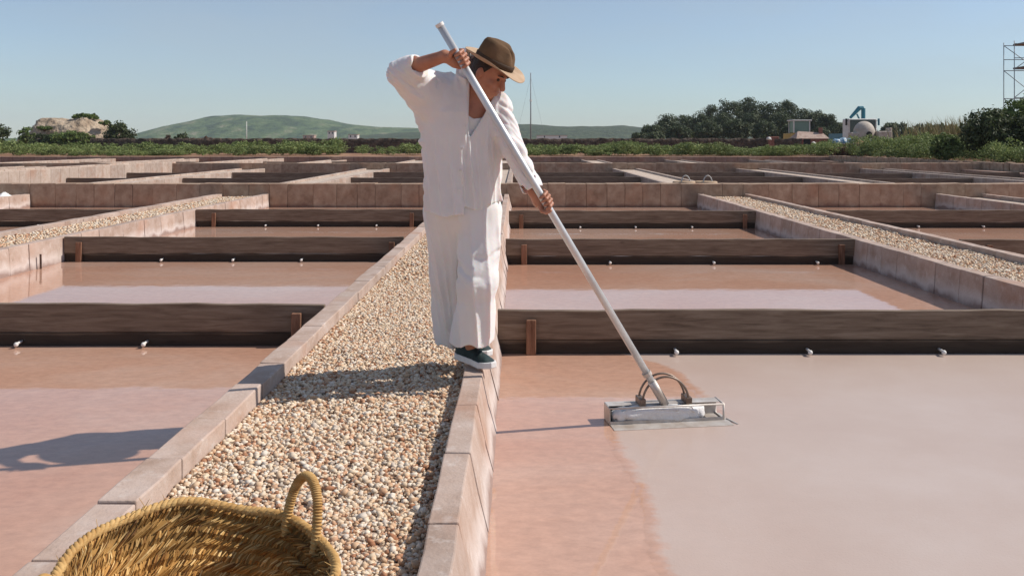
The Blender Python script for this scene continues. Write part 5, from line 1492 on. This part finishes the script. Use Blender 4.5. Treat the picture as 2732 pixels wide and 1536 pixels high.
npobj('brim', np.array(V), np.array(F), M_BRIM, parent=HAT, smooth=True)
V = []; F = []
for a, u in ((0.0, 0.006), (0.003, 0.008), (0.003, 0.032), (0.0, 0.034)):
    for k in range(n):
        t = 2 * math.pi * k / n; V.append(hatp((0.0865 + a) * math.cos(t), (0.1045 + a) * math.sin(t), u))
for j in range(3):
    for k in range(n): F.append((j * n + k, j * n + (k + 1) % n, (j + 1) * n + (k + 1) % n, (j + 1) * n + k))
npobj('hat_band', np.array(V), np.array(F), M_BAND, parent=HAT, smooth=True)

# ------------------------------------------------------------------ salt rake
M_ALU = noisy('aluminium', [(0.3, (0.55, 0.56, 0.57)), (0.7, (0.72, 0.73, 0.74))], scale=6, rough=0.5, bump=0.15, bscale=60, bdist=0.002, metal=0.7)
M_STAIN = noisy('stained_steel', [(0.3, (0.42, 0.35, 0.29)), (0.7, (0.66, 0.63, 0.60))], scale=9, rough=0.55, bump=0.4, bscale=40, bdist=0.003, metal=0.45)
M_RUSTY = noisy('tarnished_rod', [(0.3, (0.14, 0.095, 0.07)), (0.7, (0.30, 0.24, 0.20))], scale=12, rough=0.45, bump=0.2, bscale=60, bdist=0.002, metal=0.6)
RC = np.array([0.775, 4.735, -0.255]); RA = R(8)          # rake head centre, turned a little
RAKE = empty('salt_rake', (RC[0], RC[1], WZ), 'long aluminium pole rake with a steel trough resting on the pink water', 'rake')
m = MB(); m.tube([PT, PT + PD * 1.0, PB], POLE_R, 18)
m.build('pole', M_ALU, RAKE, smooth=True)
m = MB(); m.tube([PT - PD * 0.004, PT + PD * 0.012], POLE_R + 0.0025, 18); m.build('end_cap', M_PVC, RAKE)
def rk(x, y, z):
    return (RC[0] + x * math.cos(RA) - y * math.sin(RA), RC[1] + x * math.sin(RA) + y * math.cos(RA), RC[2] + z)
def rbox(m, c, h): m.box(rk(*c), h, rz=RA)
TROUGH = empty('trough', tuple(RC)); TROUGH.parent = RAKE; TROUGH.location = Vector(RC) - wloc(RAKE)
hw_, hd, hh = 0.305, 0.060, 0.042
for nm, c, h in (('back_plate', (0, hd, 0), (hw_, 0.003, hh)), ('bottom_plate', (0.012, -0.045, -hh), (hw_ + 0.012, hd + 0.045, 0.002)), ('top_plate', (-0.0, hd - 0.036, hh), (hw_, 0.036, 0.002)), ('front_lip', (0, -hd, -hh + 0.009), (hw_, 0.0025, 0.009)), ('end_plate', (-hw_, 0, 0), (0.003, hd, hh))):
    m = MB(); rbox(m, c, h); m.build(nm, M_STAIN, TROUGH, bevel=0.001)
m = MB()
e_ = hw_ + 0.001
m.tube([rk(e_, -hd, -hh + .004), rk(e_, -hd, hh), rk(e_, hd, hh), rk(e_, hd, -hh + .004)], 0.006, 8, closed=True)
m.build('end_frame', M_STAIN, TROUGH, smooth=True)
m = MB(); m.tube([rk(hw_ + 0.022, -0.05, -hh + 0.004), rk(hw_ + 0.050, -0.135, -hh - 0.002)], 0.005, 6); m.build('corner_rod', M_STAIN, TROUGH)
m = MB(); m.tube([rk(-hw_, -hd, hh), rk(hw_, -hd, hh)], 0.005, 8); m.build('front_rail', M_STAIN, TROUGH, smooth=True)
for yy in (-0.034, 0.036):
    m = MB(); m.tube([rk(0.125 * math.cos(t), yy, hh + 0.012 + 0.135 * math.sin(t)) for t in np.linspace(0, math.pi, 26)], 0.0062, 8); m.build('hoop', M_RUSTY, RAKE, smooth=True)
for x in (-0.125, 0.125):
    m = MB(); rbox(m, (x, 0.002, hh + 0.018), (0.016, 0.046, 0.018)); m.build('hoop_bracket', M_RUSTY, RAKE, bevel=0.002)
m = MB(); m.tube([PB - PD * 0.14, PB + PD * 0.012], POLE_R + 0.004, 16); m.build('socket', M_STAIN, RAKE, smooth=True)
m = MB(); m.tube([HB * 0 + (PT + PD * 2.08), PT + PD * 2.10], POLE_R + 0.006, 14); m.build('clamp_ring', M_STAIN, RAKE)
# salt scooped into the trough (a thing of its own lying in it)
V0, F0 = ico(4)
W = V0 * np.array([hw_ - 0.045, hd - 0.006, hh - 0.002]); W = np.sign(W) * np.abs(W / np.array([hw_, hd, hh])) ** 0.55 * np.array([hw_ - 0.045, hd - 0.006, hh - 0.002])
W = W + np.array([-0.035, -0.012, -0.004]); W = W * np.array([1.06, 1.0, 1.12]); W += (0.009 * fbm(W * 40, 4))[:, None]
c_, s_ = math.cos(RA), math.sin(RA)
W = np.stack([W[:, 0] * c_ - W[:, 1] * s_, W[:, 0] * s_ + W[:, 1] * c_, W[:, 2]], 1) + RC
tag(npobj('scooped_salt', W, F0, M_SALT, smooth=True), 'white wet salt scooped up inside the trough of the rake', 'salt')

# ------------------------------------------------------------------ esparto basket
def basket():
    cx, cy, zb = -0.715, 2.02, -0.045
    e = empty('basket', (cx, cy, zb), 'large open woven straw basket on the gravel at the lower left', 'basket')
    M_STRAW = leafless = None
    m, nn, l, b = mat_base('esparto_straw', rough=0.7, spec=0.25)
    g = N(nn, 'NewGeometry'); rp = ramp(nn, [(0, (0.17, 0.065, 0.014)), (0.35, (0.38, 0.18, 0.042)), (0.7, (0.60, 0.345, 0.11)), (1, (0.74, 0.51, 0.23))])
    l.new(g.outputs['Random Per Island'], rp.inputs[0])
    tc = N(nn, 'TexCoord'); nz = N(nn, 'TexNoise'); nz.inputs['Scale'].default_value = 7; nz.inputs['Detail'].default_value = 5; l.new(tc.outputs['Object'], nz.inputs['Vector'])
    mr = N(nn, 'MapRange'); mr.inputs['From Min'].default_value = 0.35; mr.inputs['From Max'].default_value = 0.65; mr.inputs['To Min'].default_value = 0.38; mr.inputs['To Max'].default_value = 1.12; l.new(nz.outputs[0], mr.inputs[0])  # darker patches put the basket's inner shadow into the straw tone
    mx = N(nn, 'Mix', data_type='RGBA', blend_type='MULTIPLY'); mx.inputs[0].default_value = 1; l.new(rp.outputs[0], mx.inputs[6]); l.new(mr.outputs[0], mx.inputs[7]); l.new(mx.outputs[2], b.inputs['Base Color'])
    M_STRAW = m
    M_CORD = noisy('straw_cord', [(0.3, (0.38, 0.20, 0.06)), (0.7, (0.60, 0.395, 0.165))], scale=14, rough=0.8, bump=0.6, bscale=60, bdist=0.004, stretch=(1, 1, 3))
    def surf(a, t):
        """a angle, t 0 floor edge .. 1 rim"""
        zr = 0.195 + 0.035 * math.cos(a - 2.2) - 0.020 * math.exp(-((math.atan2(math.sin(a - 0.35), math.cos(a - 0.35))) / 0.4) ** 2)
        zr += 0.010 * math.sin(3 * a + 1.0) + 0.005 * math.sin(7 * a); rx, ry = 0.298, 0.30
        ov = 1 + 0.03 * math.cos(2 * a + 0.6)
        s = 0.60 + 0.40 * t ** 0.8
        return Vector((cx + rx * ov * s * math.cos(a), cy + ry * ov * s * math.sin(a), zb + (zr - zb) * t ** 1.1))
    # lining wall
    na, nt = 96, 14; V = []; F = []
    for side in (0, 1):
        for j in range(nt + 1):
            for k in range(na):
                p = surf(2 * math.pi * k / na, j / nt); c = Vector((cx, cy, p.z)); d = (p - c).normalized()
                V.append(p + d * (0.004 if side else -0.002))
    for side in (0, 1):
        o = side * (nt + 1) * na
        for j in range(nt):
            for k in range(na): F.append((o + j * na + k, o + j * na + (k + 1) % na, o + (j + 1) * na + (k + 1) % na, o + (j + 1) * na + k))
    npobj('wall', np.array([tuple(v) for v in V]), np.array(F), M_STRAW, parent=e, smooth=True)
    m = MB(); m.add([surf(2 * math.pi * k / na, 0.0) + Vector((0, 0, 0.012)) for k in range(na)], [tuple(range(na))]); m.add([surf(2 * math.pi * k / na, 0.0) for k in range(na)], [tuple(range(na))]); m.build('floor', M_STRAW, e)
    # plaited strands: rows of slanted blades, direction alternating (herringbone), on both faces
    m = MB(); g2 = random.Random(5); rows = 6
    for r in range(rows):
        t0, t1 = (r + 0.02) / rows, (r + 0.98) / rows
        cnt = 210
        for k in range(cnt):
            for half in (0, 1):
                a = 2 * math.pi * (k + g2.uniform(-.3, .3)) / cnt
                ta = t0 + (t1 - t0) * (0.5 * half); tb = ta + (t1 - t0) * 0.58
                da = (-0.16 if half == 0 else -0.07) * g2.uniform(0.5, 1.5)
                for io in (-1, 1):
                    if io > 0 and k % 2: continue
                    P = []
                    for q, lift in ((0, 0.003), (0.5, 0.010), (1, 0.003)):
                        p = surf(a + da * q, min(1.0, ta + (tb - ta) * q)); d = Vector((p.x - cx, p.y - cy, -0.10)).normalized()
                        P.append(p + d * io * (lift + 0.002 + g2.uniform(0, .003)))
                    tan = (P[2] - P[0]).normalized(); nrm = Vector((P[1].x - cx, P[1].y - cy, 0)).normalized(); w = tan.cross(nrm).normalized() * g2.uniform(0.0014, 0.0030)
                    V = [P[0] - w * .6, P[0] + w * .6, P[1] - w, P[1] + w, P[2] - w * .6, P[2] + w * .6, P[1] + nrm * io * 0.002]
                    m.add(V, [(0, 1, 6), (1, 3, 6), (3, 5, 6), (5, 4, 6), (4, 2, 6), (2, 0, 6)])
    o = m.build('plaited_strands', M_STRAW, e); tag(o, kind='stuff')
    # rim: a cord of three twisted strands
    for s in range(3):
        pts = []
        for k in range(420):
            a = 2 * math.pi * k / 420; p = surf(a, 1.0); d = Vector((math.cos(a), math.sin(a), 0)); ph = 48 * a + s * 2.094
            pts.append(p + d * 0.0065 * math.cos(ph) + Vector((0, 0, 0.0065 * math.sin(ph) + 0.004)))
        mm = MB(); mm.tube(pts, [0.0068 * (1 + 0.22 * math.sin(k * 1.7) * math.sin(k * 0.37)) for k in range(420)], 6, closed=True); mm.build('rim_strand', M_CORD, e, smooth=True)
    # handles: wrapped hoops
    for a0, wd, hgt, lean in ((0.87, 0.20, 0.135, 0.03), (3.50, 0.20, 0.035, 0.035)):
        pa, pb = surf(a0 - wd, 0.86), surf(a0 + wd, 0.86); md = (pa + pb) / 2; d = Vector((md.x - cx, md.y - cy, 0)).normalized()
        core = []
        for k in range(60):
            t = math.pi * k / 59
            core.append(md + (pa - pb) * 0.5 * math.cos(t) * (1 + 0.10 * math.sin(t)) + Vector((0, 0, (hgt + 0.03) * math.sin(t) ** 0.8)) + d * lean * math.sin(t))
        h = MB(); h.tube(core, 0.0105, 10); hd_ = h.build('handle', M_CORD, e, smooth=True)
        wrap = []
        for i in range(700):
            u = i / 699 * 59; k = min(int(u), 58); p = core[k].lerp(core[k + 1], u - k); tg = (core[k + 1] - core[k]).normalized()
            sd = tg.cross(d).normalized(); up = sd.cross(tg); ph = i * 0.55
            wrap.append(p + (sd * math.cos(ph) + up * math.sin(ph)) * 0.0105)
        h = MB(); h.tube(wrap, 0.0026, 5); h.build('wrapping', M_CORD, hd_, smooth=True)
    # frayed fibres
    m = MB()
    for i in range(160):
        a = g2.uniform(0, 6.283); t = g2.choice([1.0, g2.uniform(0.3, 1)]); p = surf(a, t); L = g2.uniform(0.015, 0.05)
        d = Vector((-math.cos(a) * g2.uniform(-.4, 1), -math.sin(a) * g2.uniform(-.4, 1), g2.uniform(0.1, 1))).normalized(); sdv = Vector((g2.uniform(-1, 1), g2.uniform(-1, 1), 0)) * 0.012
        m.tube([p, p + d * L * 0.5 + sdv * 0.3, p + d * L + sdv], [0.0011, 0.0009, 0.0005], 4)
    o = m.build('frayed_fibres', M_CORD, e); tag(o, kind='stuff')
basket()

# two rope handled baskets left behind the first cross wall: their handles show over it
def far_basket(x, label):
    e = empty('basket', (x, 21.0, 0.0), label, 'basket', 'baskets behind the first cross wall')
    z = 0.02
    m = MB()
    for j, (r, h) in enumerate([(0.16, 0), (0.20, 0.07), (0.225, 0.14), (0.235, 0.19)]):
        m.tube([(x + r * math.cos(6.283 * k / 24), 21.0 + r * math.sin(6.283 * k / 24), z + h) for k in range(24)], 0.034, 8, closed=True)
    m.build('wall', M_BRIM, e, smooth=True)
    m = MB(); m.tube([(x + 0.10 * math.cos(t), 20.8, z + 0.19 + 0.17 * math.sin(t)) for t in np.linspace(0, math.pi, 18)], 0.014, 7); m.build('handle', M_SACK, e, smooth=True)
far_basket(3.93 - 0.02, 'left of two rope basket handles peeping over the cross wall')
far_basket(4.32 + 0.10, 'right of two rope basket handles peeping over the cross wall')
